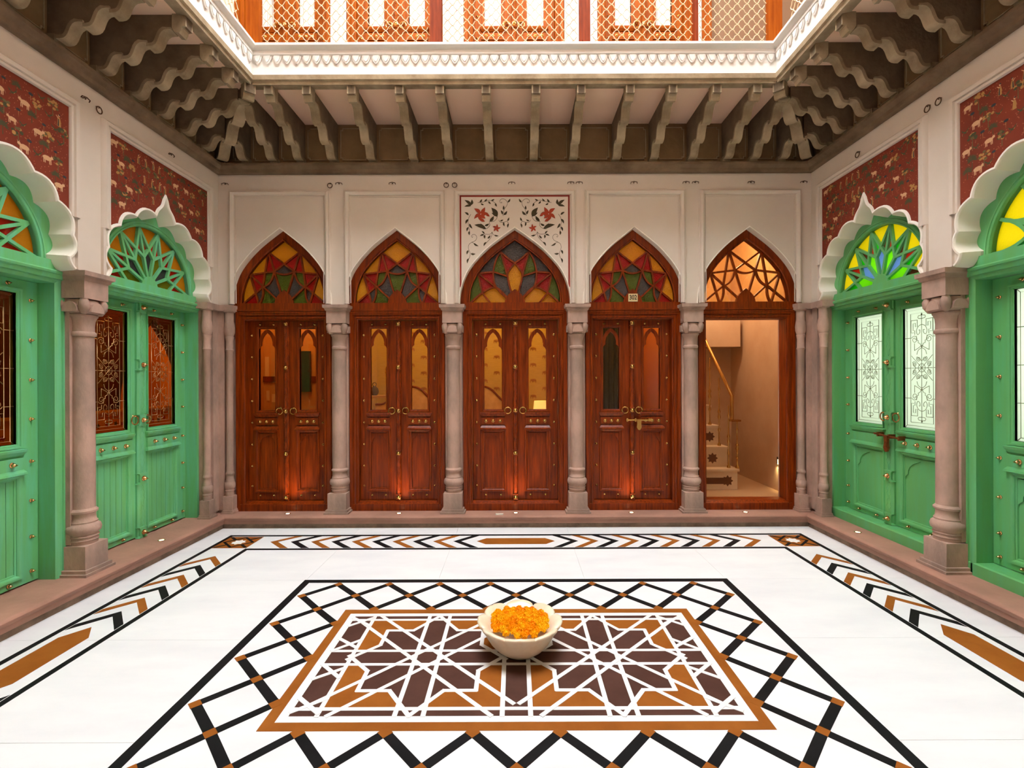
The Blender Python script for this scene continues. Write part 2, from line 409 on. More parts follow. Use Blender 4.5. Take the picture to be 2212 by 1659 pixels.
# ------------------------------------------------------------------ arches
HALF = crom([(1, 0), (.985, .15), (.93, .30), (.83, .455), (.668, .606), (.467, .75), (.25, .872), (0, 1)], 4)
def arch(cx, hw, z0, h):
    """pointed arch, left foot to right foot"""
    r = [(cx + a * hw, z0 + b * h) for a, b in HALF]
    return [(2 * cx - x, z) for x, z in r[:-1]] + r[::-1]
CUSPS = [(0.655, CAPZ - 0.01), (0.60, 2.515), (0.625, 2.675), (0.512, 2.877), (0.345, 3.006), (0.115, 3.085), (0.0, 3.295)]
BUL = [-0.12, 0.26, 0.25, 0.25, 0.24, 0.0]
def scallop(off=0.0):
    """multifoil ogee arch, left foot to right foot, centred on 0"""
    r = []
    for i, (p, q) in enumerate(zip(CUSPS, CUSPS[1:])):
        if i == 5: seg = crom([p, (0.085, 3.15), (0.03, 3.21), q], 4)
        else: seg = arc3(p, q, -BUL[i], 9)
        r += seg[:-1]
    r.append(CUSPS[-1])
    return [(-x, z) for x, z in r[:-1]] + r[::-1]
SCAL = scallop()

# ------------------------------------------------------------------ walls
def wall(name, loc, rot, x0, x1, arches, piers, label, depth=0.15):
    p = [(x0, CAPZ)]
    for a in arches: p += a
    p += [(x1, CAPZ), (x1, 4.45), (x0, 4.45)]
    o = MB().prism(p, 0.0, depth, 'xz').build(name, M['plaster'], loc=loc, rot=(0, 0, rot), label=label, cat='wall', kind='structure')
    for a, b in piers: MB().box(a, b, 0.09, 0.42, STEP, CAPZ).build('stone_pier', M['sand'], o)
    return o
aw = [arch(c, h + 0.028, CAPZ, 0.845) for c, h in zip(BAYS, HWS)]
piers = [(BAYS[i] + HWS[i] - 0.012, BAYS[i + 1] - HWS[i + 1] + 0.012) for i in range(4)] + [(-3.5, BAYS[0] - HWS[0] + 0.012), (BAYS[4] + HWS[4] - 0.012, 3.5)]
wall_back = wall('wall_back', (0, WY, 0), 0, -3.42, 3.42, aw, piers, 'white plastered wall with five pointed arches over the teak doors')
for a_ in aw: MB().sweep(a_, [(-0.003, 0.1), (-0.001, -0.004), (0.006, -0.006), (0.012, 0.001)], cap=False).build('arch_moulding', M['trim'], wall_back, smooth=True)  # thin added lining, its near-white colour brightens the pointed arch reveals
def side_wall(name, sgn, label):
    rot = L_ROT if sgn < 0 else R_ROT
    f = lambda y: y if sgn < 0 else -y
    cs = sorted(f(y) for y in SIDEB)
    ar = [[(c + x, z) for x, z in SCAL] for c in cs]
    e0, e1 = sorted((f(NEAR), f(5.51)))
    lim = sorted((f(5.31), f(3.81), f(3.67), f(2.21)))
    pr = [(lim[0] - 0.2, lim[0]), (lim[1], lim[2]), (lim[3], lim[3] + 0.12)]
    if sgn < 0: pr = [(f(5.31), f(5.5)), (f(3.67), f(3.81)), (f(2.09), f(2.21))]
    else: pr = [(f(5.5), f(5.31)), (f(3.81), f(3.67)), (f(2.21), f(2.09))]
    o = wall(name, (sgn * WX, 0, 0), rot, e0, e1, ar, pr, label)
    a, b = sorted((f(2.1), f(NEAR)))
    MB().box(a, b, 0.0, 0.4, STEP, CAPZ + 0.001).build('plain_stretch', M['plaster'], o)
    return o
wall_left = side_wall('wall_left', -1, 'white plastered wall with scalloped arches over the mint green plank-panelled doors')
wall_right = side_wall('wall_right', 1, 'white plastered wall with scalloped arches over the darker green doors with frosted glass')
MB().box(-3.8, 3.8, NEAR - 0.3, NEAR, 0, 8.65).build('wall_front', M['plaster'], label='plain white wall closing the near end of the court', cat='wall', kind='structure')

# raised frames round the plaster panels of the back wall
pf = [(0.0, 0.002), (0.0, -0.014), (0.012, -0.032), (0.028, -0.04), (0.042, -0.032), (0.050, -0.006), (0.062, -0.004), (0.064, 0.002)]
edges = [(-3.15, -2.03), (-1.885, -0.76), (-0.632, 0.632), (0.76, 1.885), (2.03, 3.16)]
for i_, (a, b) in enumerate(edges):
    a += 0.06; b -= 0.06
    if i_ == 2: a -= 0.045; b += 0.045
    MB().sweep([(a, CAPZ + 0.01), (a, 3.635), (b, 3.635), (b, CAPZ + 0.01)], pf).build('panel_moulding', M['plaster'], wall_back, smooth=True)
    if i_ != 2: MB().sweep([(a + 0.02, CAPZ + 0.02), (a + 0.02, 3.612), (b - 0.02, 3.612), (b - 0.02, CAPZ + 0.02)], [(0, 0.001), (0, -0.006), (0.008, -0.006), (0.008, 0.001)]).build('panel_bead', M['plaster'], wall_back)
# arch trims and wallpaper panels of the side walls
TRIM = [(-0.016, 0.145), (0.0, -0.006), (0.002, -0.012), (0.010, -0.020), (0.024, -0.018), (0.030, 0.002)]
PW = 0.622; PT = 3.61
for wl, sgn in ((wall_left, -1), (wall_right, 1)):
    for y in SIDEB:
        c = y if sgn < 0 else -y
        P = [(c + x, z) for x, z in SCAL]
        MB().sweep(P, TRIM, cap=False).build('arch_moulding', M['trim'], wl, smooth=True)
        inn = [(x, z) for x, z in SCAL if abs(x) < PW and z > 2.70]
        zc = inn[0][1]
        poly = [(-PW, zc)] + inn + [(PW, inn[-1][1]), (PW, PT), (-PW, PT)]
        MB().prism([(c + x, z) for x, z in poly], -0.004, 0.004).build('wallpaper_panel', M['printred'], wl)
        MB().sweep([(c - PW, zc), (c - PW, PT), (c + PW, PT), (c + PW, zc)], [(0.0, 0.002), (0.0, -0.012), (0.006, -0.022), (0.02, -0.024), (0.03, -0.016), (0.034, -0.03), (0.06, -0.034), (0.072, -0.02), (0.078, 0.002)]).build('panel_moulding', M['plaster'], wl, smooth=True)
        for q in (-1, 1): MB().box(*sorted((c + q * 0.674, c + q * 0.70)), -0.022, 0.002, CAPZ, zc).build('panel_moulding', M['plaster'], wl)

# ------------------------------------------------------------------ cornice, frieze, soffit, fascia
cpath = [(-WX, NEAR), (-WX, WY), (WX, WY), (WX, NEAR)]
cprof = [(0.1, 3.865), (-0.03, 3.865), (-0.045, 3.875), (-0.05, 3.905), (-0.07, 3.92), (-0.085, 3.935), (-0.085, 3.962), (-0.02, 3.97), (0.1, 3.97)]
for k, lb in ((0, 'above the mint green doors'), (1, 'above the teak doors'), (2, 'above the darker green doors')):
    o = MB().sweep(cpath, cprof, 'xy', segs=[k]).build('trim_%d' % (k + 1), M['stone'], smooth=True, label='weathered brown stone cornice ledge carrying the brackets ' + lb, cat='cornice', kind='structure')
BX = [-2.93, -2.62, -2.33, -1.97, -1.545, -1.09, -0.707, -0.268, 0.207, 0.636, 1.10, 1.505, 1.923, 2.307, 2.60, 2.91]
SYB = [3.07, 3.42, 3.76, 4.09, 4.39, 4.70, 5.01]
def frieze(name, loc, rot, x0, x1, pos, label):
    o = MB().box(x0, x1, -0.012, 0.06, 3.965, SOF + 0.03).build(name, M['stone2'], loc=loc, rot=(0, 0, rot), label=label, cat='frieze', kind='structure')
    e = [x0 + 0.12] + list(pos) + [x1 - 0.12]
    for a, b in zip(e, e[1:]):
        if b - a < 0.2: continue
        a += 0.055; b -= 0.055; n = 0.022; z0, z1 = 4.01, 4.37
        P = [(a + n, z0), (b - n, z0), (b - n, z0 + n), (b, z0 + n), (b, z1 - n), (b - n, z1 - n), (b - n, z1), (a + n, z1), (a + n, z1 - n), (a, z1 - n), (a, z0 + n), (a + n, z0 + n)]
        MB().prism(P, -0.020, -0.010).build('frieze_panel', M['stone2'], o)
        MB().sweep(P, [(0.004, -0.018), (0.005, -0.026), (0.011, -0.026), (0.012, -0.018)], closed=True).build('frieze_bead', M['scroll'], o)
    return o
frieze('trim_4', (0, WY, 0), 0, -WX, WX, BX, 'dark panelled stone frieze between the brackets above the teak doors')
frieze('trim_5', (-WX, 0, 0), L_ROT, 0.6, WY, SYB, 'dark panelled stone frieze between the brackets above the mint green doors')
frieze('trim_6', (WX, 0, 0), R_ROT, -WY, -0.6, [-y for y in SYB][::-1], 'dark panelled stone frieze between the brackets above the darker green doors')
cb = MB()
cb.box(-3.9, 3.9, OY + 0.04, 6.2, SOF, SOF + 0.12); cb.box(-3.9, -OX - 0.04, OYF, OY + 0.04, SOF, SOF + 0.12); cb.box(OX + 0.04, 3.9, OYF, OY + 0.04, SOF, SOF + 0.12); cb.box(-3.9, 3.9, NEAR - 0.3, OYF - 0.04, SOF, SOF + 0.12)
cb.build('ceiling', M['soffit'], label='pinkish plaster soffit of the gallery over the court edges', cat='ceiling', kind='structure')
opath = [(-OX, OYF), (-OX, OY), (OX, OY), (OX, OYF)]
beam = [(0.12, SOF + 0.12), (0.12, SOF - 0.005), (0.03, SOF - 0.02), (0.02, SOF - 0.018), (0.018, SOF + 0.01), (0.0, SOF + 0.02), (-0.004, SOF + 0.062), (0.12, SOF + 0.065)]
fas = [(0.12, SOF + 0.06), (0.012, SOF + 0.06), (0.012, 4.645), (0.0, 4.648), (-0.012, 4.658), (-0.014, 4.672), (-0.004, 4.685), (-0.004, 4.70), (-0.03, 4.706), (-0.05, 4.722), (-0.052, 4.742), (-0.03, 4.752), (0.12, 4.755)]
FW = ('left', 'back', 'right')
tongue = MB().prism(crom([(-0.043, 0.075), (-0.036, 0.045), (-0.018, 0.012), (0, 0.0), (0.018, 0.012), (0.036, 0.045), (0.043, 0.075)], 3), -0.014, 0.0).mesh('scallop', M['fascia'], smooth=True)
tongue2 = MB().prism(crom([(-0.030, 0.075), (-0.025, 0.05), (-0.012, 0.026), (0, 0.016), (0.012, 0.026), (0.025, 0.05), (0.030, 0.075)], 3), -0.020, 0.0).mesh('scallop_face', M['fascia'], smooth=True)
for k, lb in ((0, 'on the mint green door side'), (1, 'above the teak doors'), (2, 'on the darker green door side')):
    o = MB().sweep(opath, fas, 'xy', segs=[k]).build('trim_%d' % (7 + k), M['fascia'], smooth=True, label='white gallery fascia with a row of hanging scallops ' + lb, cat='fascia', kind='structure')
    MB().sweep(opath, beam, 'xy', segs=[k]).build('stone_edge', M['scroll'], o, smooth=True)
    if k == 1:
        n = 53; pit = 2 * OX / n
        for i in range(n):
            c = inst('scallop', tongue, o, (-OX + pit * (i + 0.5), OY + 0.012, 4.575)); inst('scallop_face', tongue2, c)
    else:
        s = -1 if k == 0 else 1
        for i in range(26):
            c = inst('scallop', tongue, o, (s * (OX + 0.012), OY - 0.0915 * (i + 0.5), 4.575), (0, 0, L_ROT if s < 0 else R_ROT)); inst('scallop_face', tongue2, c)

# ------------------------------------------------------------------ brackets
def wave(L, z0=3.985, z1=4.275):
    """lower edge of a bracket from the wall outwards: three overlapping S-scrolls"""
    r0, r1 = 0.07 * L / 0.72, L - 0.11 * L / 0.72; out = []
    for i in range(3):
        t0, t1 = i / 3, (i + 1) / 3
        a = (r0 + (r1 - r0) * t0, z0 + (z1 - z0) * t0 - (0.018 if i else 0)); b = (r0 + (r1 - r0) * t1, z0 + (z1 - z0) * t1 + 0.016)
        dx, dz = b[0] - a[0], b[1] - a[1]; l = math.hypot(dx, dz); A = 0.026 * (L / 0.72) ** 0.5
        seg = []
        for k in range(11):
            t = k / 10; s = math.sin(2 * PI * t) * A
            seg.append((a[0] + dx * t + dz / l * s, a[1] + dz * t - dx / l * s))
        out.append(seg)
    return out
def bracket(name, L, rmax=None, th=0.058):
    """local frame: x out from the wall, y across, z up; returns the Empty with its parts"""
    rmax = rmax or L + 1
    o = empty(name); W = wave(L)
    low = [(0.0, 3.975), (0.05, 3.975)]
    for s in W: low += s
    low += [(L - 0.09, 4.29), (L - 0.02, 4.30), (L, 4.30)]
    def cut(pts):
        q = []
        for i, p in enumerate(pts):
            if p[0] <= rmax: q.append(p)
            elif q:
                a = q[-1]; t = (rmax - a[0]) / (p[0] - a[0]); q.append((rmax, a[1] + (p[1] - a[1]) * t)); break
        return q
    pl = cut([(x, z + 0.012) for x, z in low]); xe = pl[-1][0]
    MB().prism(pl + [(xe, SOF), (0.0, SOF)], -th / 2, th / 2).build('web', M['stone'], o)
    for s in W:
        c = cut(s)
        if len(c) < 3: continue
        up = []
        for i, p in enumerate(c):
            a = c[max(i - 1, 0)]; b = c[min(i + 1, len(c) - 1)]; dx, dz = b[0] - a[0], b[1] - a[1]; l = math.hypot(dx, dz) or 1
            t = 0.026 if i < len(c) - 2 else 0.014
            up.append((p[0] - dz / l * t, p[1] + dx / l * t))
        MB().prism(c + up[::-1], -th / 2 - 0.014, th / 2 + 0.014).build('scroll', M['scroll'], o, smooth=True)
    MB().box(0.0, 0.06, -th / 2 - 0.012, th / 2 + 0.012, 3.965, 4.02).build('foot', M['scroll'], o)
    if rmax > L:
        MB().prism([(L - 0.105, SOF - 0.001), (L - 0.105, 4.30), (L - 0.085, 4.268), (L - 0.05, 4.262), (L - 0.035, 4.285), (L - 0.03, 4.31), (L, 4.315), (L, SOF - 0.001)], -th / 2 - 0.012, th / 2 + 0.012).build('nose_block', M['scroll'], o)
    return o
def place(o, loc, rz, label, group):
    o.location = loc; o.rotation_euler = (0, 0, rz); tag(o, label, 'bracket', group); return o
full = bracket('stone_bracket', 0.745); first = [True]
def fullb():
    if first[0]: first[0] = False; return full
    return copy_tree(full)
clipm = {}
D1, D2, D3, D4, D5 = 'the teak door with the cabinet glimpse', 'the pot-glimpse teak door', 'the floral-panel door', 'the door marked 302', 'the stair doorway'
BL = ['innermost short bracket over the corner pier, between mint green and teak doors', 'longer short bracket over %s, meeting the corner bracket' % D1, 'first full bracket beside the corner, over ' + D1, 'bracket over the column between the cabinet-glimpse and pot-glimpse doors',
      'bracket over %s, nearer the cabinet-glimpse door' % D2, 'bracket over %s, nearer the floral panel' % D2, 'bracket over the column between the pot-glimpse and floral-panel doors', 'bracket over the floral panel, nearer the pot-glimpse door',
      'bracket over the floral panel, nearer the 302 door', 'bracket over the column between the floral-panel and 302 doors', 'bracket over %s, nearer the floral panel' % D4, 'bracket over %s, nearer the stair doorway' % D4,
      'bracket over the column between the 302 door and stair doorway', 'bracket over the middle of ' + D5, 'longer short bracket over %s, meeting the corner bracket' % D5, 'innermost short bracket over the corner pier, between stair doorway and darker green doors']
for x, lb in zip(BX, BL):
    d = WX - abs(x); lb = 'weathered stone scroll ' + lb if len(lb.split()) < 13 else 'stone ' + lb
    if d > 0.86: place(fullb(), (x, WY - 0.012, 0), -PI / 2, lb, 'eaves brackets above the teak doors')
    else: place(bracket('stone_bracket', 0.745, d - 0.06), (x, WY - 0.012, 0), -PI / 2, lb, 'eaves brackets above the teak doors')
ORD = ['first', 'second', 'third', 'fourth', 'fifth', 'sixth', 'seventh']
for s, nm in ((-1, 'mint green doors'), (1, 'darker green doors')):
    for k_, y in enumerate(SYB):
        d = WY - y; rz = 0 if s < 0 else PI
        lb = 'weathered stone scroll bracket, %s from the corner bracket above the %s' % (ORD[6 - k_], nm)
        if d > 0.86: place(fullb(), (s * (WX - 0.012), y, 0), rz, lb, 'eaves brackets above the ' + nm)
        else: place(bracket('stone_bracket', 0.745, d - 0.06), (s * (WX - 0.012), y, 0), rz, lb, 'eaves brackets above the ' + nm)
    place(bracket('corner_bracket', 1.08, None, 0.075), (s * (WX - 0.02), WY - 0.02, 0), -PI / 4 if s < 0 else PI + PI / 4,
          'stout diagonal stone bracket in the corner next to the ' + nm, None)

# ------------------------------------------------------------------ columns
def col_prof(k=1.0):
    P = [(0.088, 0.0), (0.088, 0.022), (0.094, 0.03), (0.088, 0.042), (0.088, 0.05), (0.097, 0.058), (0.088, 0.07), (0.09, 0.078), (0.105, 0.092), (0.110, 0.118), (0.103, 0.142), (0.09, 0.152), (0.086, 0.158), (0.088, 0.168), (0.079, 0.178), (0.074, 0.215), (0.078, 0.232), (0.088, 0.238), (0.090, 0.252), (0.080, 0.262), (0.074, 0.27)]
    return [(r * k, z) for r, z in P]
def column(loc, rz, label, group=None):
    o = empty('stone_column', loc, rz, label=label, cat='column', group=group)
    b = MB(); b.box(-0.135, 0.135, -0.135, 0.135, 0, 0.02); b.box(-0.12, 0.12, -0.12, 0.12, 0.02, 0.045)
    b.prism([(-0.102, 0.045), (0.102, 0.045), (0.102, 0.22), (-0.102, 0.22)], -0.102, 0.102)
    b.build('plinth', M['sand'], o)
    MB().lathe([(r, 0.22 + z) for r, z in col_prof()], 28).build('base_rings', M['sand'], o, smooth=True)
    MB().lathe([(0.074, 0.488), (0.073, 1.2), (0.069, 1.80)], 28).build('shaft', M['sand'], o, smooth=True)
    MB().box(-0.092, 0.092, 0.02, 0.125, 0.23, 2.2).build('backing_strip', M['sand'], o)
    c = MB().lathe([(0.069, 1.80), (0.079, 1.806), (0.083, 1.82), (0.079, 1.834), (0.072, 1.84), (0.071, 1.88), (0.075, 1.92), (0.084, 1.945), (0.092, 1.955), (0.092, 1.966), (0.08, 1.972)], 28).build('neck', M['sand'], o, smooth=True)
    k = MB().lathe([(0.075, 1.968), (0.098, 1.985), (0.106, 2.015), (0.104, 2.05), (0.096, 2.078)], 28).build('capital', M['sand'], o, smooth=True)
    for a in range(4):                                       # leafy corners and round bosses of the capital
        t = PI / 4 + a * PI / 2; dx, dy = math.cos(t), math.sin(t)
        MB().tube([(dx * 0.07, dy * 0.07, 1.972), (dx * 0.098, dy * 0.098, 1.985), (dx * 0.112, dy * 0.112, 2.02), (dx * 0.118, dy * 0.118, 2.055), (dx * 0.112, dy * 0.112, 2.088)], [0.010, 0.026, 0.036, 0.034, 0.022], 10).build('corner_leaf', M['sand'], k, smooth=True)
        q = MB().prism([(0.058 * math.cos(i * PI / 12), 1.985 + 0.075 * math.sin(i * PI / 12)) for i in range(13)], -0.116, -0.06); q.v = [(x * math.cos(a * PI / 2) - y * math.sin(a * PI / 2), x * math.sin(a * PI / 2) + y * math.cos(a * PI / 2), z) for x, y, z in q.v]
        q.build('round_boss', M['sand'], k)
    MB().box(-0.107, 0.107, -0.107, 0.107, 2.085, 2.215).build('impost', M['sand'], o)
    a = MB(); P = [(0.107, 2.215), (0.118, 2.225), (0.124, 2.245), (0.138, 2.252), (0.14, 2.285), (0.0, 2.292)]
    a.lathe([(r * math.sqrt(2), z) for r, z in P], 4, a0=PI / 4, a1=PI / 4 + 2 * PI)
    a.build('abacus', M['sand'], o)
    return o
cn = ['between the teak door with the cabinet glimpse and the one with the pot', 'between the pot-glimpse teak door and the floral-panel door', 'between the floral-panel door and the door marked 302', 'between the door marked 302 and the stair doorway']
for x, lb in zip((-1.955, -0.688, 0.685, 1.952), cn): column((x, WY + 0.055, STEP), 0, 'slender red sandstone column ' + lb)
for s, lb in ((-1, 'mint green doors'), (1, 'darker green doors')):
    column((s * (WX + 0.055), 3.74, STEP), L_ROT if s < 0 else R_ROT, 'red sandstone column standing between the two ' + lb)
# corner piers with engaged colonettes
for s, lb in ((-1, 'mint green doors'), (1, 'darker green doors')):
    o = empty('corner_pier', (s * WX, WY, STEP), 0, label='stained sandstone corner pier with colonettes between the teak doors and the ' + lb, cat='pier')
    b = MB()
    b.box(*sorted((s * 0.2, -s * 0.105)), 0.035, 0.2, 0.0, CAPZ - STEP - 0.06); b.box(*sorted((s * 0.2, s * 0.035)), -0.16, 0.1, 0.0, CAPZ - STEP - 0.06)
    b.box(*sorted((s * 0.2, -s * 0.06)), 0.005, 0.2, 0.03, CAPZ - STEP - 0.06); b.box(*sorted((s * 0.2, s * 0.005)), -0.09, 0.1, 0.03, CAPZ - STEP - 0.06)
    b.build('pier_block', M['sand'], o)
    for (cx, cy) in ((-s * 0.11, 0.018), (s * 0.018, -0.175)):
        q = MB().box(cx - 0.05, cx + 0.05, cy - 0.05, cy + 0.05, 0, 0.19); q.box(cx - 0.066, cx + 0.066, cy - 0.066, cy + 0.066, 0, 0.02); q.box(cx - 0.058, cx + 0.058, cy - 0.058, cy + 0.058, 0.02, 0.04)
        q.build('plinth', M['sand'], o)
        MB().lathe([(r, 0.19 + z) for r, z in col_prof(0.5)] + [(0.036, 0.47), (0.036, 1.78), (0.042, 1.79), (0.044, 1.80), (0.038, 1.81), (0.037, 1.9), (0.044, 1.93), (0.046, 1.945), (0.04, 1.95), (0.054, 1.99), (0.056, 2.04), (0.05, 2.09), (0.044, 2.11), (0.046, 2.21), (0.06, 2.22), (0.062, 2.235)], 18, (cx, cy, 0)).build('colonette', M['sand'], o, smooth=True)
    c = MB(); c.box(*sorted((s * 0.2, -s * 0.17)), -0.03, 0.2, CAPZ - STEP - 0.065, CAPZ - STEP); c.box(*sorted((s * 0.2, -s * 0.03)), -0.235, 0.1, CAPZ - STEP - 0.065, CAPZ - STEP)
    c.build('cap_ledge', M['sand'], o)
# ------------------------------------------------------------------ stained glass colours
SG = {'amber': stained('amber_glass', (204, 146, 22), 0.35), 'red': stained('red_glass', (168, 26, 22), 0.35), 'green': stained('green_glass', (92, 104, 26), 0.35), 'grey': stained('smoke_glass', (84, 76, 72), 0.3),
      'amberL': stained('amber_glass_warm', (214, 148, 28), 0.5), 'redL': stained('red_glass_warm', (206, 44, 26), 0.5), 'oliveL': stained('olive_glass', (134, 134, 24), 0.5), 'greyL': stained('dark_glass', (66, 62, 62), 0.3),
      'yellowR': stained('yellow_glass', (248, 230, 50), 0.75), 'limeR': stained('lime_glass', (170, 244, 56), 0.75), 'blueR': stained('blue_glass', (150, 184, 230), 0.75), 'redR': stained('coral_glass', (214, 84, 62), 0.7), 'brownR': stained('brown_glass', (140, 92, 62), 0.5), 'greenR': stained('bright_green_glass', (60, 214, 50), 0.75)}
FROST = stained('frosted_glass', (240, 246, 236), 0.8, 0.6, 400)

# ------------------------------------------------------------------ shared fittings
def stud_mesh(r, h, m, point):
    P = [(0.0, 0.0), (r * 1.0, 0.0), (r, h * 0.12), (r * 0.72, h * 0.2), (r * 0.8, h * 0.3), (r * 0.62, h * 0.55)]
    P += [(r * 0.3, h * 0.7), (r * 0.32, h * 0.82), (0.0, h * 1.1)] if point else [(r * 0.35, h * 0.72), (0.0, h * 0.78)]
    b = MB().lathe(P, 12); b.v = [(x, -z, y) for x, y, z in b.v]
    return b.mesh('stud', m, smooth=True)
ST = {'w_s': stud_mesh(0.0125, 0.022, M['brass'], 0), 'w_b': stud_mesh(0.018, 0.024, M['brass'], 0), 'w_c': stud_mesh(0.023, 0.03, M['brass'], 0),
      'g_s': stud_mesh(0.014, 0.034, M['bronze'], 1), 'g_b': stud_mesh(0.019, 0.042, M['bronze'], 1), 'g_c': stud_mesh(0.024, 0.046, M['bronze'], 1)}
def ring_mesh(R, m):
    b = MB().torus(R, 0.0058, 24, 8, (0, -0.022, -R * 0.9)); b.lathe([(0.0, 0), (0.014, 0.0), (0.012, 0.006), (0.006, 0.012), (0.007, 0.03), (0.0, 0.034)], 10)
    n = 24 * 8; b.v = b.v[:n] + [(x, -z, y) for x, y, z in b.v[n:]]
    return b.mesh('ring_handle', m, smooth=True)
RING = {'w': ring_mesh(0.036, M['brass']), 'g': ring_mesh(0.04, M['bronze'])}

def rect_path(a, b, z0, z1): return [(a, z0), (b, z0), (b, z1), (a, z1)]       # clockwise seen from behind: left normal points inwards

def tracery(u0, u1, z0, z1, v, m, parent):
    """leaded scrollwork of the green doors' glass"""
    cx, cz, hw, hh = (u0 + u1) / 2, (z0 + z1) / 2, (u1 - u0) / 2, (z1 - z0) / 2
    b = MB(); r = 0.0026
    def P(pts, rr=r): b.tube([(cx + x * hw, v, cz + y * hh) for x, y in pts], rr, 4)
    for ix, iy in ((0.86, 0.955), (0.64, 0.90)):
        P([(-ix, -iy), (ix, -iy), (ix, iy), (-ix, iy), (-ix, -iy)])
    P([(0, -0.9), (0, 0.9)])
    for s in (-1, 1):
        for y in (-0.5, 0.0, 0.5): P([(s * 0.64, y), (s * 1.0, y)])
        for t in (-1, 1): P([(s * 0.86, t * 0.955), (s, t)])
    asp = hw / hh
    def spiral(x, y, r0, turns, a0, d):
        n = int(14 * turns); pts = []
        for i in range(n + 1):
            t = i / n; a = a0 + d * 2 * PI * turns * t; rr = r0 * (1 - 0.78 * t); pts.append((x + rr * math.cos(a), y + rr * math.sin(a) * asp))
        P(pts); return pts[0]
    P([(0.2 * math.cos(a), 0.2 * math.sin(a) * asp) for a in [i * PI / 8 for i in range(17)]])
    for s in (-1, 1):
        P([(-0.6, -s * 0.6 * asp), (0.6, s * 0.6 * asp)]); 
    P([(-0.6, 0), (0.6, 0)])
    for k in range(8):
        a = PI / 8 + k * PI / 4; d = 1 if k % 2 == 0 else -1
        c = (0.47 * math.cos(a), 0.47 * math.sin(a) * asp)
        p = spiral(c[0], c[1], 0.135, 1.5, a + d * PI / 2 * 0.2, d)
        q = a - d * PI / 8 * (1 if True else 0)
        P([(0.2 * math.cos(q), 0.2 * math.sin(q) * asp), (0.34 * math.cos(q), 0.34 * math.sin(q) * asp), p])
    for t in (-1, 1):
        for s in (-1, 1):
            T = lambda pts: P([(s * x, t * y) for x, y in pts])
            T([(0.03, 0.885), (0.03, 0.86), (0.18, 0.855), (0.22, 0.83), (0.18, 0.81), (0.0, 0.805)])
            T([(0.62, 0.79), (0.25, 0.79), (0.25, 0.68), (0.36, 0.68), (0.36, 0.74), (0.5, 0.74), (0.5, 0.62), (0.4, 0.62), (0.4, 0.55)])
            T([(0.62, 0.79), (0.62, 0.585), (0.47, 0.585)])
            T(crom([(0.0, 0.71), (0.2, 0.68), (0.3, 0.61), (0.24, 0.55), (0.12, 0.57), (0.1, 0.62), (0.17, 0.62)], 4))
            c = []
            for i in range(22):
                an = 0.4 + i / 21 * 2 * PI * 1.5; rr = 0.19 * (1 - 0.75 * i / 21); c.append((0.42 + rr * math.cos(an), 0.47 + rr * math.sin(an) * asp))
            T(c)
            T([(0.3, 0.53), (0.3, 0.46), (0.2, 0.45), (0.2, 0.41), (0.1, 0.40), (0.0, 0.33)])
            T([(0.42, 0.41), (0.42, 0.29)] + crom([(0.42, 0.29), (0.3, 0.31), (0.15, 0.335), (0.0, 0.37)], 3))
            T(crom([(0.0, 0.33), (0.2, 0.29), (0.28, 0.22)], 4))
    return b.build('lead_tracery', m, parent, smooth='all')

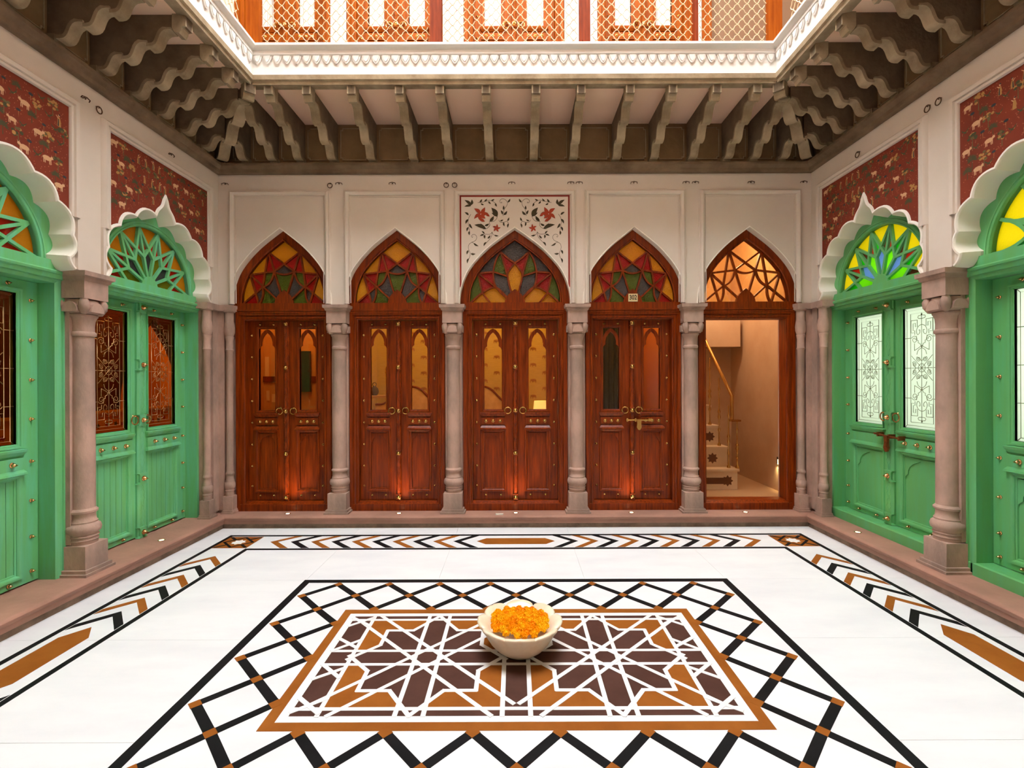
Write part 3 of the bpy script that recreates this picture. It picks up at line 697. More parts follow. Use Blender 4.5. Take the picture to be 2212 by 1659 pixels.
def leaf(parent, s, P):
    """one door leaf; s = -1 left, +1 right; u measured from the meeting line"""
    X = lambda u: s * u
    def bx(b, u0, u1, v0, v1, z0, z1): b.box(*sorted((X(u0), X(u1))), v0, v1, z0, z1); return b
    w, z0, z1, v = P['w'], P['z0'], P['z1'], P['v']; g = P['g']; p = P['p']; r = P['rail']; wood = P['wood']
    b = MB(); t = 0.04
    for (a, c, za, zb) in ((0.004, g[0], z0, z1), (g[1], w, z0, z1), (g[0], g[1], g[3], z1), (g[0], g[1], p[3], g[2]), (g[0], g[1], z0, p[2])): bx(b, a, c, v, v + t, za, zb)
    lf = b.build('leaf', wood, parent)
    # glass, panel
    bx(MB(), g[0], g[1], v + 0.022, v + 0.027, g[2], g[3]).build('glass_pane', P['glass'], lf)
    def sw(path, prof, name):
        pts = [(X(u), z) for u, z in path]
        if s < 0: pts = pts[::-1]
        return MB().sweep(pts, prof, closed=True).build(name, wood, lf, smooth=True)
    o = 0.03 if P['big'] else 0.024
    sw(rect_path(g[0], g[1], g[2], g[3]), [(0.0, v + 0.03), (0.0, v + 0.004), (-0.006, v - 0.004), (-o * 0.5, v - 0.006), (-o * 0.6, v - 0.014), (-o, v - 0.016), (-o, v + 0.002)], 'glazing_moulding')
    # sill moulding under the glass, rail with three studs, moulding over the panel
    zs = g[2] - o
    for (za, zb, flip, nm) in ((zs - 0.052, zs - 0.002, 1, 'sill_moulding'), (p[3] + 0.004, p[3] + 0.05, -1, 'panel_head')):
        q = MB()
        prof = [(za if flip > 0 else zb, 0.014), ((za + zb) / 2, 0.030), ((zb - 0.008) if flip > 0 else (za + 0.008), 0.034), (zb if flip > 0 else za, 0.008)]
        a, c = g[0] - 0.05, g[1] + 0.05
        vs = []
        for z, d in prof:
            k = (0.034 - d); vs += [(X(a + k), v - d, z), (X(c - k), v - d, z), (X(c - k), v + 0.005, z), (X(a + k), v + 0.005, z)]
        fs = []
        for i in range(len(prof) - 1):
            for j in range(4): fs.append((i * 4 + j, i * 4 + (j + 1) % 4, i * 4 + 4 + (j + 1) % 4, i * 4 + 4 + j))
        fs += [(0, 1, 2, 3), (len(vs) - 4, len(vs) - 3, len(vs) - 2, len(vs) - 1)]
        q.add(vs, fs).build(nm, wood, lf)
    bx(MB(), g[0] - 0.035, g[1] + 0.035, v - 0.018, v + 0.005, r[0], r[1]).build('stud_rail', wood, lf)
    if P.get('rail_studs', True) is True or P.get('rail_studs') == s:
        for k in (-1, 0, 1): inst('stud', ST[P['k'] + '_b'], lf, (X((g[0] + g[1]) / 2 + k * (g[1] - g[0]) * (0.36 if P['big'] else 0.40)), v - 0.018, (r[0] + r[1]) / 2))
    # lower panel
    sw(rect_path(p[0], p[1], p[2], p[3]), [(0.03, v + 0.02), (0.026, v + 0.008), (0.016, v + 0.006), (0.012, v - 0.004), (0.0, v - 0.012), (-0.012, v - 0.012), (-0.016, v + 0.002)], 'panel_moulding')
    if P['low'] == 'planks':
        n = 6; a, c = p[0] + 0.015, p[1] - 0.015
        for i in range(n):
            u0 = a + (c - a) * i / n; u1 = a + (c - a) * (i + 1) / n
            bx(MB(), u0 + 0.0018, u1 - 0.0018, v + 0.014, v + 0.03, p[2] + 0.01, p[3] - 0.01).build('plank', wood, lf)
        bx(MB(), p[0], p[1], v + 0.026, v + 0.036, p[2], p[3]).build('panel_back', wood, lf)
    else:
        bx(MB(), p[0] + 0.005, p[1] - 0.005, v + 0.018, v + 0.034, p[2] + 0.005, p[3] - 0.005).build('panel', wood, lf)
        a, c = p[0] + 0.03, p[1] - 0.03; m_ = (a + c) / 2; hw = (c - a) / 2; zt = p[3] - 0.035; k = hw / 0.15
        A = [(1.0, -0.16), (0.98, -0.14), (0.88, -0.125), (0.8, -0.115), (0.79, -0.09), (0.7, -0.06), (0.5, -0.032), (0.25, -0.015), (0.0, 0.0)]
        A = [(m_ + x * hw, zt - 0.02 + z * k) for x, z in A]
        poly = [(a, zt), (c, zt)] + A + [(2 * m_ - x, z) for x, z in A[-2::-1]]
        MB().prism([(X(u), z) for u, z in poly], v + 0.008, v + 0.022).build('arch_relief', wood, lf)
        sp = [(a + 0.012, zt - 0.012), (m_ - 0.2 * hw, zt - 0.012), (m_ - 0.72 * hw, zt - 0.012 - 0.028 * k), (a + 0.012, zt - 0.09 * k)]
    # fretwork arch in the glass
    if P.get('fret'):
        L = [(0.0, 0.29), (0.07, 0.25), (0.18, 0.21), (0.33, 0.18), (0.48, 0.165), (0.475, 0.21), (0.33, 0.24), (0.22, 0.28), (0.165, 0.325), (0.172, 0.362), (0.06, 0.38), (0.0, 0.405)]
        gw = g[1] - g[0]; U = lambda x: g[0] + gw * x; Zz = lambda y: g[3] - (y - 0.16) * gw * 5.08 / 1.0 * 1.0
        Rr = [(0.96 - x, y) for x, y in L]
        left = [(U(x), Zz(y)) for x, y in L]; right = [(U(1 - x), Zz(y)) for x, y in L]
        poly = left[:5] + right[:5][::-1] + right[5:][::-1][::-1] if False else left[:5] + right[4::-1] + right[:4:-1] + left[5:]
        MB().prism([(X(u), z) for u, z in poly], v + 0.008, v + 0.022).build('fretwork_arch', wood, lf)
    if P.get('trace'): tracery(*sorted((X(g[0]), X(g[1]))), g[2], g[3], v + 0.02, P['trace'], lf)
    if P.get('curtain'):
        q = MB(); n = 24; pts = [(X(g[0] - 0.01 + (g[1] - g[0] + 0.02) * i / n), v + 0.06 + 0.008 * math.sin(i * 1.9)) for i in range(n + 1)]
        q.add([(x, y, g[2] - 0.02) for x, y in pts] + [(x, y, g[3] + 0.02) for x, y in pts], [(i, i + 1, n + 2 + i, n + 1 + i) for i in range(n)])
        q.build('sheer_curtain', M['curtain'], lf, smooth='all', fix=False)
    # studs along the edges
    for z in P['sz']: inst('stud', ST[P['k'] + '_s'], lf, (X(P['su']), v, z))
    for z in (P['st'], P['sb']):
        for u in P['sh']: inst('stud', ST[P['k'] + '_s'], lf, (X(u), v, z))
    inst('ring_handle', RING[P['k']], lf, (X(P['ru']), v - 0.004, P['rz']))
    return lf

def astragal(parent, wd, v, z0, z1, zs, m, k, side=0.0):
    b = MB(); x = side
    b.prism([(x - wd / 2, v), (x - wd / 2, v - 0.018), (x - wd * 0.3, v - 0.034), (x + wd * 0.3, v - 0.034), (x + wd / 2, v - 0.018), (x + wd / 2, v)], z0, z1, 'xy')
    o = b.build('astragal', m, parent)
    for z in zs:
        h = 0.032 if k == 'w' else 0.05
        c = MB().prism([(x - wd * 0.56, z - h), (x + wd * 0.56, z - h), (x + wd * 0.42, z - h * 0.6), (x + wd * 0.42, z + h * 0.6), (x + wd * 0.56, z + h), (x - wd * 0.56, z + h), (x - wd * 0.42, z + h * 0.6), (x - wd * 0.42, z - h * 0.6)], v - 0.044, v)
        q = c.build('boss', m, o); inst('stud', ST[k + '_c'], o, (x, v - 0.044, z))
    # carved leaf sprays between the bosses
    b = MB()
    for za, zb in zip(sorted(zs), sorted(zs)[1:]):
        for d, zz in ((1, za + 0.06), (-1, zb - 0.06)):
            L = (zb - za) * 0.40; pts = []
            for i in range(15):
                t = i / 14; pts.append((x + (0.26 * wd) * math.sin(PI * t) + 0.006 * math.sin(t * 22), v - 0.0345, zz + d * L * t))
            b.tube(pts, 0.0028, 4)
            b.tube([(2 * x - px + 0.004 * math.sin(j), py, pz) for j, (px, py, pz) in enumerate(pts)], 0.0022, 4)
    b.build('carving', m, o, smooth='all')
    return o

# ------------------------------------------------------------------ fanlights
def mirror(L): return [[(-x, y) for x, y in p] for p in L]
def star_lines():
    P1, P2, P0, A, B, G, H1, H2 = (-.386, .83), (-.83, .47), (-1.0, .0), (-.525, .265), (-.243, .517), (-.62, .0), (-.06, .12), (-.15, .055)
    L = [[P1, (.243, .517)], [P1, A], [P1, H1], [P2, B], [P2, H2], [P2, G], [P0, A], arc3(A, B, -0.16, 8), arc3(A, (-.60, .0), 0.14, 6)]
    return L + mirror(L) + [arc3((-.243, .517), (.243, .517), -0.1, 8)]
STAR_SEED = [('amber', 0, .8), ('amber', -.68, .66), ('amber', -.95, .2), ('red', -.365, .62), ('red', -.22, .64), ('red', -.68, .42), ('red', -.68, .28), ('red', -.82, .05), ('grey', 0, .56), ('grey', -.32, .25), ('green', -.44, .42), ('green', 0, .35), ('green', -.42, .08), ('grey', -.60, .12)]
def lotus_lines():
    P1, P2, P0, D, B, T, E, J, G, H1, H2 = (-.316, .825), (-.82, .48), (-.99, 0), (-.48, .50), (-.164, .43), (0, .64), (-.42, .25), (-.726, .167), (-.54, 0), (-.06, .12), (-.14, .06)
    L = [crom([H1, B, (-.10, .55), T], 4), crom([P1, (-.16, .72), T], 5), [P1, B], arc3(P1, D, -.08, 6), [P2, D, B], crom([D, (-.46, .33), (-.36, .2), H2], 4), [P2, E], [P2, J, G], crom([P0, J, E, H2], 5)]
    return L + mirror(L)
LOTUS_SEED = [('grey', 0, .8), ('amber', 0, .4), ('red', -.19, .62), ('green', -.33, .6), ('green', -.55, .65), ('grey', -.3, .35), ('red', -.57, .42), ('red', -.62, .29), ('amber', -.38, .08), ('amber', -.78, .05), ('green', -.92, .2)]
def fan_lines(n, curved=False):
    s = 0.5; L = []
    for k in range(n + 1):
        a = PI * k / n; p = (math.cos(a), math.sin(a))
        if 0 < k < n: L.append([(p[0] * 0.15, p[1] * 0.15), p])
        for d in (-1, 1):
            j = k + d
            if 0 <= j <= n:
                b = PI * j / n; q = (math.cos(b) * s, math.sin(b) * s)
                L.append(arc3(p, q, 0.13 * d, 8) if curved else [p, q])
            else: L.append([p, (p[0] * s * 0.95, p[1])]) if False else None
    return [l for l in L if l]
def fanlight(parent, inner, norm, lines, seeds, default, hub, m, v, bw, split=None, name='fanlight', plate=None):
    """panes (one object each) and glazing bars inside an arched opening; norm maps unit coordinates to metres"""
    N = lambda p: norm(p)
    bnd = inner + [inner[0]]
    paths = [[N(p) for p in l] for l in lines]
    cl = cells([bnd] + paths + ([hub + [hub[0]]] if hub else []), 0.0015)
    fan = MB().sweep(inner + [], [(0.0, v + 0.06), (0.0, v - 0.004), (0.008, v - 0.012), (0.02, v - 0.012), (0.03, v - 0.004), (0.04, v - 0.004), (0.04, v + 0.02)], closed=True).build(name, m, parent, smooth=True) if plate is None else plate
    for i_, l in enumerate(paths):
        b = MB(); va = v - i_ * 0.00025
        if len(l) == 2: b.bar(l[0], l[1], bw, va, v + 0.028)
        else: b.sweep(l, [(-bw / 2, va), (bw / 2, va), (bw / 2, v + 0.028), (-bw / 2, v + 0.028), (-bw / 2, va)])
        b.build('glazing_bar', m, fan)
    sd = [(c, N((x * sx, y))) for c, x, y in seeds for sx in ((1, -1) if split is None else (1,))]
    for poly in cl:
        n = len(poly); ar = abs(sum(poly[i][0] * poly[(i + 1) % n][1] - poly[(i + 1) % n][0] * poly[i][1] for i in range(n)) / 2)
        if ar < 1e-4: continue
        c = default(poly) if callable(default) else default
        for cc, p in sd:
            if inside(p, poly): c = cc; break
        MB().prism(poly, v + 0.022, v + 0.027).build('pane', SG[c], fan)
    if hub: MB().prism(hub, v - 0.008, v + 0.034).build('hub', m, fan)
    return fan

# ------------------------------------------------------------------ teak doors of the back wall
WOODZ = [2.11, 1.864, 1.615, 1.367, 1.119, .871, .628, .40]
def wood_door(name, cx, hw, label, fan, loc=None, rot=0.0, leafed=True, upper=False, bolt=False, stair=False):
    wood = M['teak_up'] if upper else M['teak']; k = hw / 0.535; ow = 0.44 * k; vf = 0.075
    o = empty(name, loc or (cx, WY, 0), rot, label=label, cat='door' if leafed else 'doorway', kind='structure')
    b = MB().sweep([(-ow, 0.14), (-ow, 2.275), (ow, 2.275), (ow, 0.14)], [(0, 0.24), (0, vf + 0.02), (0.012, vf + 0.014), (0.018, vf), (0.032, vf), (0.036, vf + 0.008), (0.05, vf + 0.008), (0.056, vf - 0.01), (hw - ow - 0.006, vf - 0.01), (hw - ow, vf - 0.002), (hw - ow, 0.24)])
    b.build('frame', wood, o, smooth=True)
    s_ = MB().prism([(vf - 0.004, STEP - 0.002), (vf - 0.004, 0.212), (vf + 0.02, 0.222), (vf + 0.05, 0.238), (0.26, 0.238), (0.26, STEP - 0.002)], -hw, hw, 'yz'); s_.build('threshold', wood, o)
    t = MB().box(-hw, hw, vf - 0.006, 0.2, 2.368, CAPZ + 0.033); t.box(-hw, hw, vf - 0.02, 0.2, 2.372, 2.392); t.box(-hw, hw, vf - 0.016, 0.2, 2.352, 2.366); t.build('transom', wood, o)
    if not upper:
        oa = arch(0, hw + 0.03, CAPZ + 0.005, 0.835); ia = arch(0, hw * 0.865, CAPZ + 0.03, 0.70)
        poly = oa + [(ia[-1][0], CAPZ + 0.005)] + ia[::-1] + [(ia[0][0], CAPZ + 0.005)]
        fl = MB().prism(poly, vf + 0.005, vf + 0.07).build('fanlight', wood, o)
        MB().sweep(ia, [(0.0, vf + 0.05), (0.0, vf - 0.002), (0.012, vf - 0.008), (0.02, vf + 0.006)], cap=False).build('arch_bead', wood, fl, smooth=True)
        hubp = [(x, z) for x, z in arch(0, 0.105 * k, CAPZ + 0.02, 0.165)]
        if fan != 'lotus': lines, seeds = star_lines(), STAR_SEED
        else: lines, seeds = lotus_lines(), LOTUS_SEED
        if fan == 'open':
            for i_, l in enumerate(lines):
                va = vf + 0.02 - i_ * 0.00025; l = [(x * hw * 0.865, CAPZ + 0.03 + y * 0.70) for x, y in l]
                q = MB()
                if len(l) == 2: q.bar(l[0], l[1], 0.019, va, vf + 0.048)
                else: q.sweep(l, [(-0.0095, va), (0.0095, va), (0.0095, vf + 0.048), (-0.0095, vf + 0.048), (-0.0095, va)])
                q.build('glazing_bar', wood, fl)
            MB().prism(ia, vf + 0.044, vf + 0.047).build('pane', M['glass'], fl)
            MB().prism(hubp, vf + 0.012, vf + 0.054).build('hub', wood, fl)
        else:
            fanlight(o, ia, lambda p: (p[0] * hw * 0.865, CAPZ + 0.03 + p[1] * 0.70), lines, seeds, 'amber', hubp, wood, vf + 0.02, 0.018, plate=fl)
    if leafed:
        P = dict(w=ow - 0.003, z0=0.242, z1=2.272, v=0.165, g=(0.14 * k, 0.322 * k, 1.262, 2.185), p=(0.108 * k, 0.352 * k, 0.345, 1.03), rail=(1.095, 1.172), wood=wood, glass=M['glassU'] if upper else M['glass'], big=False, k='w', low='arch', fret=not upper, curtain=upper,
                 sz=WOODZ, su=0.402 * k, st=2.235, sb=0.292, sh=(0.155 * k, 0.31 * k), ru=0.078 * k, rz=1.285)
        if stair: pass
        for s in (-1, 1): leaf(o, s, P)
        astragal(o, 0.05, 0.165, 0.245, 2.27, (2.236, 1.745, 1.253, 0.773, 0.276), M['teak_up'] if upper else M['teak_d'], 'w')
        if bolt:
            b = MB(); vb = 0.165 - 0.05
            b.tube([(-0.075, vb - 0.006, 1.142), (0.215, vb - 0.006, 1.142)], 0.009, 8); b.box(-0.072, -0.052, vb - 0.016, 0.148, 1.122, 1.162); b.box(0.02, 0.04, vb - 0.016, 0.15, 1.122, 1.162); b.box(0.175, 0.215, vb - 0.016, 0.15, 1.126, 1.158)
            q = b.build('bolt', M['brass'], o, smooth=True)
            MB().prism([(0.045, 1.15), (0.095, 1.15), (0.092, 1.10), (0.097, 1.06), (0.085, 1.035), (0.07, 1.028), (0.055, 1.035), (0.043, 1.06), (0.048, 1.10)], vb - 0.02, vb - 0.002).build('hasp', M['brass'], q)
    return o
labs = ['teak double door whose panes show a dark cabinet and pinned papers, star fanlight above', 'teak double door whose panes show a dark pot on a shelf, star fanlight above',
        'teak double door with lotus fanlight below the painted floral panel', 'teak double door with a brass bolt below the 302 plate', 'open teak doorway with unglazed-looking clear star fanlight onto the stair']
WD = [wood_door('door_%d' % (i + 1), BAYS[i], HWS[i], labs[i], ('star', 'star', 'lotus', 'star', 'open')[i], leafed=i != 4, bolt=i == 3) for i in range(5)]
labs5 = WD[4]; labs5['label'] = 'teak door frame without leaves and clear star fanlight, opening onto the stair'
# number plate of door 4
pl = MB().box(-0.052, 0.052, 0.072, 0.084, 2.468, 2.556).build('number_plate', mat('number_plate', (214, 190, 140), 0.5), WD[3])
fc = bpy.data.curves.new('number_text', 'FONT'); fc.body = '302'; fc.size = 0.066; fc.align_x = 'CENTER'; fc.align_y = 'CENTER'; fc.extrude = 0.0008; fc.offset = 0.0012
fc.materials.append(mat('plate_ink', (30, 22, 14), 0.6)); inst('number_text', fc, pl, (0, 0.0712, 2.512), (PI / 2, 0, 0), (0.86, 1.12, 1))

# ------------------------------------------------------------------ green doors of the side walls
GZ = [2.186, 1.898, 1.61, 1.326, 1.02, .735, .473, .225]
RUST = mat('rusty_bronze', (142, 84, 44), 0.45, 0.6, col2=(110, 58, 28), nscale=40)
def green_door(name, y, sgn, label, low, sill, fan, bolt=False):
    m = M['greenL'] if sgn < 0 else M['greenR']
    o = empty(name, (sgn * WX, y, 0), L_ROT if sgn < 0 else R_ROT, label=label, cat='door', kind='structure')
    ow, hw, vf, vl = 0.645, 0.735, 0.115, 0.25
    zt = 2.325
    MB().sweep([(-ow, STEP), (-ow, zt), (ow, zt), (ow, STEP)], [(0, 0.32), (0, vf + 0.012), (0.01, vf + 0.006), (0.02, vf), (0.034, vf), (0.038, vf + 0.007), (0.05, vf + 0.007), (0.054, vf - 0.004), (0.066, vf - 0.006), (0.07, vf + 0.004), (hw - ow, vf + 0.004), (hw - ow, 0.32)]).build('frame', m, o, smooth=True)
    t = MB().sweep([(-hw, 2.40), (hw, 2.40)], [(-0.068, 0.26), (-0.068, vf + 0.02), (-0.06, vf + 0.005), (-0.05, vf + 0.004), (-0.045, vf - 0.012), (-0.03, vf - 0.018), (-0.015, vf - 0.02), (-0.01, vf - 0.032), (0.004, vf - 0.036), (0.014, vf - 0.03), (0.016, vf - 0.012), (0.085, vf - 0.012), (0.088, 0.26)])
    t.build('transom', m, o, smooth=True)
    if sill: MB().prism([(vf, STEP), (vf, 0.225), (vf + 0.01, 0.235), (0.31, 0.235), (0.31, STEP)], -hw, hw, 'yz').build('threshold', m, o)
    # tympanum plate with the round fanlight
    R, zc = 0.53, 2.485
    n = 40; inner = [(-R * math.cos(PI * i / n), zc + R * math.sin(PI * i / n)) for i in range(n + 1)]
    poly = [(-0.70, 2.41), (-0.70, 3.1), (-0.25, 3.33), (0.25, 3.33), (0.70, 3.1), (0.70, 2.41), (R, 2.41)] + inner[::-1] + [(-R, 2.41)]
    ty = MB().prism(poly, vf + 0.02, vf + 0.08).build('tympanum', m, o)
    MB().box(-R, R, vf + 0.02, vf + 0.08, 2.41, zc).build('tympanum_foot', m, ty)
    MB().sweep(inner, [(0.0, vf + 0.07), (0.0, vf + 0.012), (0.006, vf), (0.016, vf), (0.02, vf + 0.008), (0.03, vf + 0.008), (0.034, vf + 0.002), (0.044, vf + 0.004), (0.05, vf + 0.022)], cap=False).build('round_moulding', m, ty, smooth=True)
    N = lambda p: (p[0] * R, zc + p[1] * R)
    hub = [(-0.098 * math.cos(PI * i / 14), zc - 0.01 + 0.098 * math.sin(PI * i / 14)) for i in range(15)]
    def colour(poly):
        cx = sum(p[0] for p in poly) / len(poly) / R; cz = (sum(p[1] for p in poly) / len(poly) - zc) / R
        r = math.hypot(cx, cz); a = math.atan2(cz, cx) / PI * 7; k = int(a)
        if fan == 'L': return 'amberL' if r > 0.80 else ('redL' if r > 0.54 else ('oliveL' if k % 2 == 0 else 'greyL'))
        if r > 0.80: return 'yellowR'
        if r > 0.54: return ('brownR', 'greenR', 'redR')[int(a * 2) % 3]
        return 'limeR' if k % 2 == 0 else 'blueR'
    fanlight(o, inner, N, fan_lines(7, fan == 'RC'), [], colour, hub, m, vf + 0.03, 0.023, plate=ty)
    P = dict(w=ow - 0.003, z0=(0.24 if sill else 0.15), z1=zt - 0.003, v=vl, g=(0.125, 0.49, 1.155, 2.225), p=(0.105, 0.505, (0.30 if sill else 0.21), 0.925), rail=(0.972, 1.058), wood=m, glass=M['glassL'] if fan == 'L' else FROST, big=True, k='g', low=low,
             sz=GZ if not sill else GZ[:-1] + [0.30], su=0.59, st=2.285, sb=0.27 if sill else 0.178, sh=(0.19, 0.43), ru=0.075, rz=1.275, trace=M['lead'] if fan == 'L' else M['leadR'])
    if bolt: P['rail_studs'] = 1
    for s in (-1, 1): leaf(o, s, P)
    astragal(o, 0.085, vl, P['z0'], zt - 0.003, (2.285, 1.75, 1.235, 0.69, 0.29 if sill else 0.19), m, 'g', 0.0)
    if bolt:
        b = MB(); vb = vl - 0.06
        b.tube([(-0.13, vb - 0.004, 1.072), (0.17, vb - 0.004, 1.055)], 0.009, 8); b.tube([(-0.16, vb - 0.004, 1.074), (-0.13, vb - 0.004, 1.072)], [0.002, 0.011], 8)
        for xx in (-0.09, 0.05, 0.165): b.box(xx - 0.008, xx + 0.008, vb - 0.016, vl - 0.015, 1.045 - xx * 0.05, 1.085 - xx * 0.05)
        q = b.build('bolt', RUST, o, smooth=True)
        MB().prism([(0.0, 1.07), (0.05, 1.07), (0.045, 0.995), (0.054, 0.955), (0.04, 0.925), (0.025, 0.915), (0.01, 0.925), (-0.004, 0.955), (0.005, 0.995)], vb - 0.024, vb - 0.004).build('hasp', RUST, q)
    return o
GD = [green_door('door_6', SIDEB[0], -1, 'mint green plank-panelled double door showing the lit amber room, beside the corner pier', 'planks', False, 'L'),
      green_door('door_7', SIDEB[1], -1, 'mint green plank-panelled double door with dark brown room behind its leaded glass', 'planks', False, 'L'),
      green_door('door_8', SIDEB[0], 1, 'darker green double door with frosted glass fastened by a bronze bolt', 'arch', True, 'R', True),
      green_door('door_9', SIDEB[1], 1, 'darker green frosted-glass double door without bolt, curved fanlight bars above', 'arch', True, 'RC')]
# ------------------------------------------------------------------ lights the house has
def lamp(name, kind, loc, energy, col, size=0.1, rot=None, sx=None, parent=None, spot=None):
    l = bpy.data.lights.new(name, kind); l.energy = energy; l.color = col
    if kind == 'AREA':
        l.size = size
        if sx: l.shape = 'RECTANGLE'; l.size_y = sx
    elif kind == 'SPOT': l.shadow_soft_size = size; l.spot_size = spot or 1.2; l.spot_blend = 1.0
    else: l.shadow_soft_size = size
    o = bpy.data.objects.new(name, l); COL.objects.link(o); o.location = loc
    if rot: o.rotation_euler = rot
    if parent: o.parent = parent
    return o
WARM = (1.0, 0.84, 0.46)
# ------------------------------------------------------------------ rooms behind the teak doors
RM = {'amber': mat('amber_room_plaster', (214, 150, 66), 0.85), 'gold': mat('gold_room_wallpaper', (206, 174, 74), 0.85, col2=(190, 156, 60), nscale=30, stretch=(0.3, 1, 3)),
      'beige': mat('beige_stair_plaster', (204, 168, 128), 0.85, col2=(194, 156, 116), nscale=2), 'maroon': mat('maroon_room_paint', (74, 22, 12), 0.8), 'floor': mat('room_floor', (180, 140, 96), 0.6), 'white': mat('white_room', (236, 238, 226), 0.9)}
def room(name, x0, x1, y0, y1, z1, m, label, skip=()):
    b = MB(); t = 0.05; z0 = STEP
    if 'b' not in skip: b.box(x0, x1, y1, y1 + t, z0, z1)
    if 'l' not in skip: b.box(x0 - t, x0, y0, y1 + t, z0, z1)
    if 'r' not in skip: b.box(x1, x1 + t, y0, y1 + t, z0, z1)
    if 'f' not in skip: b.box(x0 - t, x1 + t, y0 - t, y0, z0, z1)
    o = b.build(name, m, label=label, cat='wall', kind='structure')
    MB().box(x0 - t, x1 + t, y0 - 0.1, y1 + t, z0 - 0.03, z0).build('room_floor', RM['floor'], o)
    MB().box(x0 - t, x1 + t, y0, y1 + t, z1, z1 + 0.04).build('room_ceiling', m, o)
    return o
w1 = room('wall_cabinet_room', -3.72, -2.33, 5.72, 7.2, 3.4, RM['amber'], 'amber lit walls of the room behind the teak door nearest the mint doors', 'f')
w2 = room('wall_bedroom', -2.27, 0.75, 5.72, 8.0, 3.4, RM['gold'], 'gold papered walls of the bedroom seen through the teak doors', 'f')
w3 = room('wall_curtain_room', 0.81, 2.0, 5.72, 7.6, 3.4, RM['amber'], 'orange lit walls of the room behind the door marked 302', 'f')
w4 = room('wall_stair_hall', 2.06, 3.72, 5.72, 7.7, 3.9, RM['beige'], 'beige walls of the stair hall', 'f')
for nm, x, y, e in (('cabinet_room_lamp', -3.0, 6.4, 16), ('bedroom_lamp', -1.3, 6.7, 26), ('bedroom_lamp', 0.1, 6.9, 24), ('curtain_room_lamp', 1.6, 6.3, 24), ('stair_lamp', 2.7, 6.6, 40)):
    lamp(nm, 'POINT', (x, y, 3.0 if 'stair' not in nm else 3.5), e, WARM if 'stair' not in nm else (1.0, 0.88, 0.70), 0.12)
# pattern of the bedroom wallpaper: small printed elephants in rows
b = MB()
for i in range(14):
    for j in range(7):
        x = -1.9 + i * 0.2; z = 1.2 + j * 0.26 + (0.13 if i % 2 else 0)
        b.flat([(x - 0.045 + 0.045 * (1 + math.cos(a)), z + 0.022 * math.sin(a)) for a in [k * PI / 5 for k in range(10)]], 7.996)
        b.flat([(x - 0.05, z + 0.01), (x - 0.03, z + 0.02), (x - 0.045, z - 0.04), (x - 0.055, z - 0.04)], 7.996)
        for d in (-0.02, 0.03): b.flat([(x + d, z), (x + d + 0.015, z), (x + d + 0.015, z - 0.04), (x + d, z - 0.04)], 7.996)
b.build('wallpaper_print', mat('print_brown', (168, 108, 36), 0.85), w2, fix=False)
darkw = mat('dark_furniture', (38, 30, 16), 0.5); brassm = M['brass']; cream = mat('cream_upholstery', (224, 186, 128), 0.8, col2=(200, 156, 96), nscale=8); paper = mat('paper', (240, 200, 130), 0.8)
s = empty('wall_screen', (-3.26, 7.19, 1.43), label='dark flat screen on the amber wall behind the teak door', cat='screen')
MB().box(-0.25, 0.25, -0.05, -0.02, 0, 0.6).build('screen', darkw, s); MB().box(-0.1, 0.1, -0.02, 0.01, 0.2, 0.4).build('bracket_plate', darkw, s)
for x0, x1, z0, z1, lb in ((-3.68, -3.64, 1.3, 1.45, 'small folded note'), (-3.60, -3.55, 1.28, 1.40, 'framed card'), (-3.70, -3.645, 1.62, 1.95, 'tall calendar sheet')):
    MB().box(x0, x1, 7.188, 7.199, z0, z1).build('pinned_paper', paper, label=lb + ' pinned on the amber wall seen through the teak door', cat='paper')
MB().box(-3.72, -2.33, 7.17, 7.2, 1.58, 1.66).build('dado_band', M['teak'], w1)
sh = MB().box(-2.27, -1.72, 6.72, 6.95, 1.35, 1.386); sh.box(-2.27, -2.2, 6.75, 6.93, 1.2, 1.35)
sh.build('wall_shelf', mat('shelf', (220, 180, 110), 0.6), label='pale ledge shelf carrying the dark pot in the bedroom', cat='shelf')
p = empty('round_pot', (-1.975, 6.82, 1.386), label='dark round pot with ring handle on the bedroom shelf', cat='pot')
MB().lathe([(0.0, 0.0), (0.035, 0.0), (0.056, 0.03), (0.06, 0.06), (0.048, 0.1), (0.026, 0.12), (0.024, 0.13), (0.0, 0.13)], 20).build('pot_body', mat('dark_clay', (70, 44, 26), 0.6), p, smooth=True)
MB().torus(0.026, 0.005, 20, 6, (0, 0, 0.152)).build('ring', mat('dark_clay_ring', (60, 38, 22), 0.6), p, smooth=True)
p = empty('bed_post', (-1.745, 6.6, STEP), label='turned brass post standing beside the bedroom shelf', cat='post')
MB().lathe([(0.03, 0), (0.03, 0.05), (0.014, 0.07), (0.014, 1.0), (0.022, 1.02), (0.014, 1.05), (0.014, 1.55)], 14).build('shaft', brassm, p, smooth=True)
MB().lathe([(0.014, 1.55), (0.024, 1.56), (0.016, 1.585), (0.022, 1.61), (0.0, 1.66)], 14).build('finial', brassm, p, smooth=True)
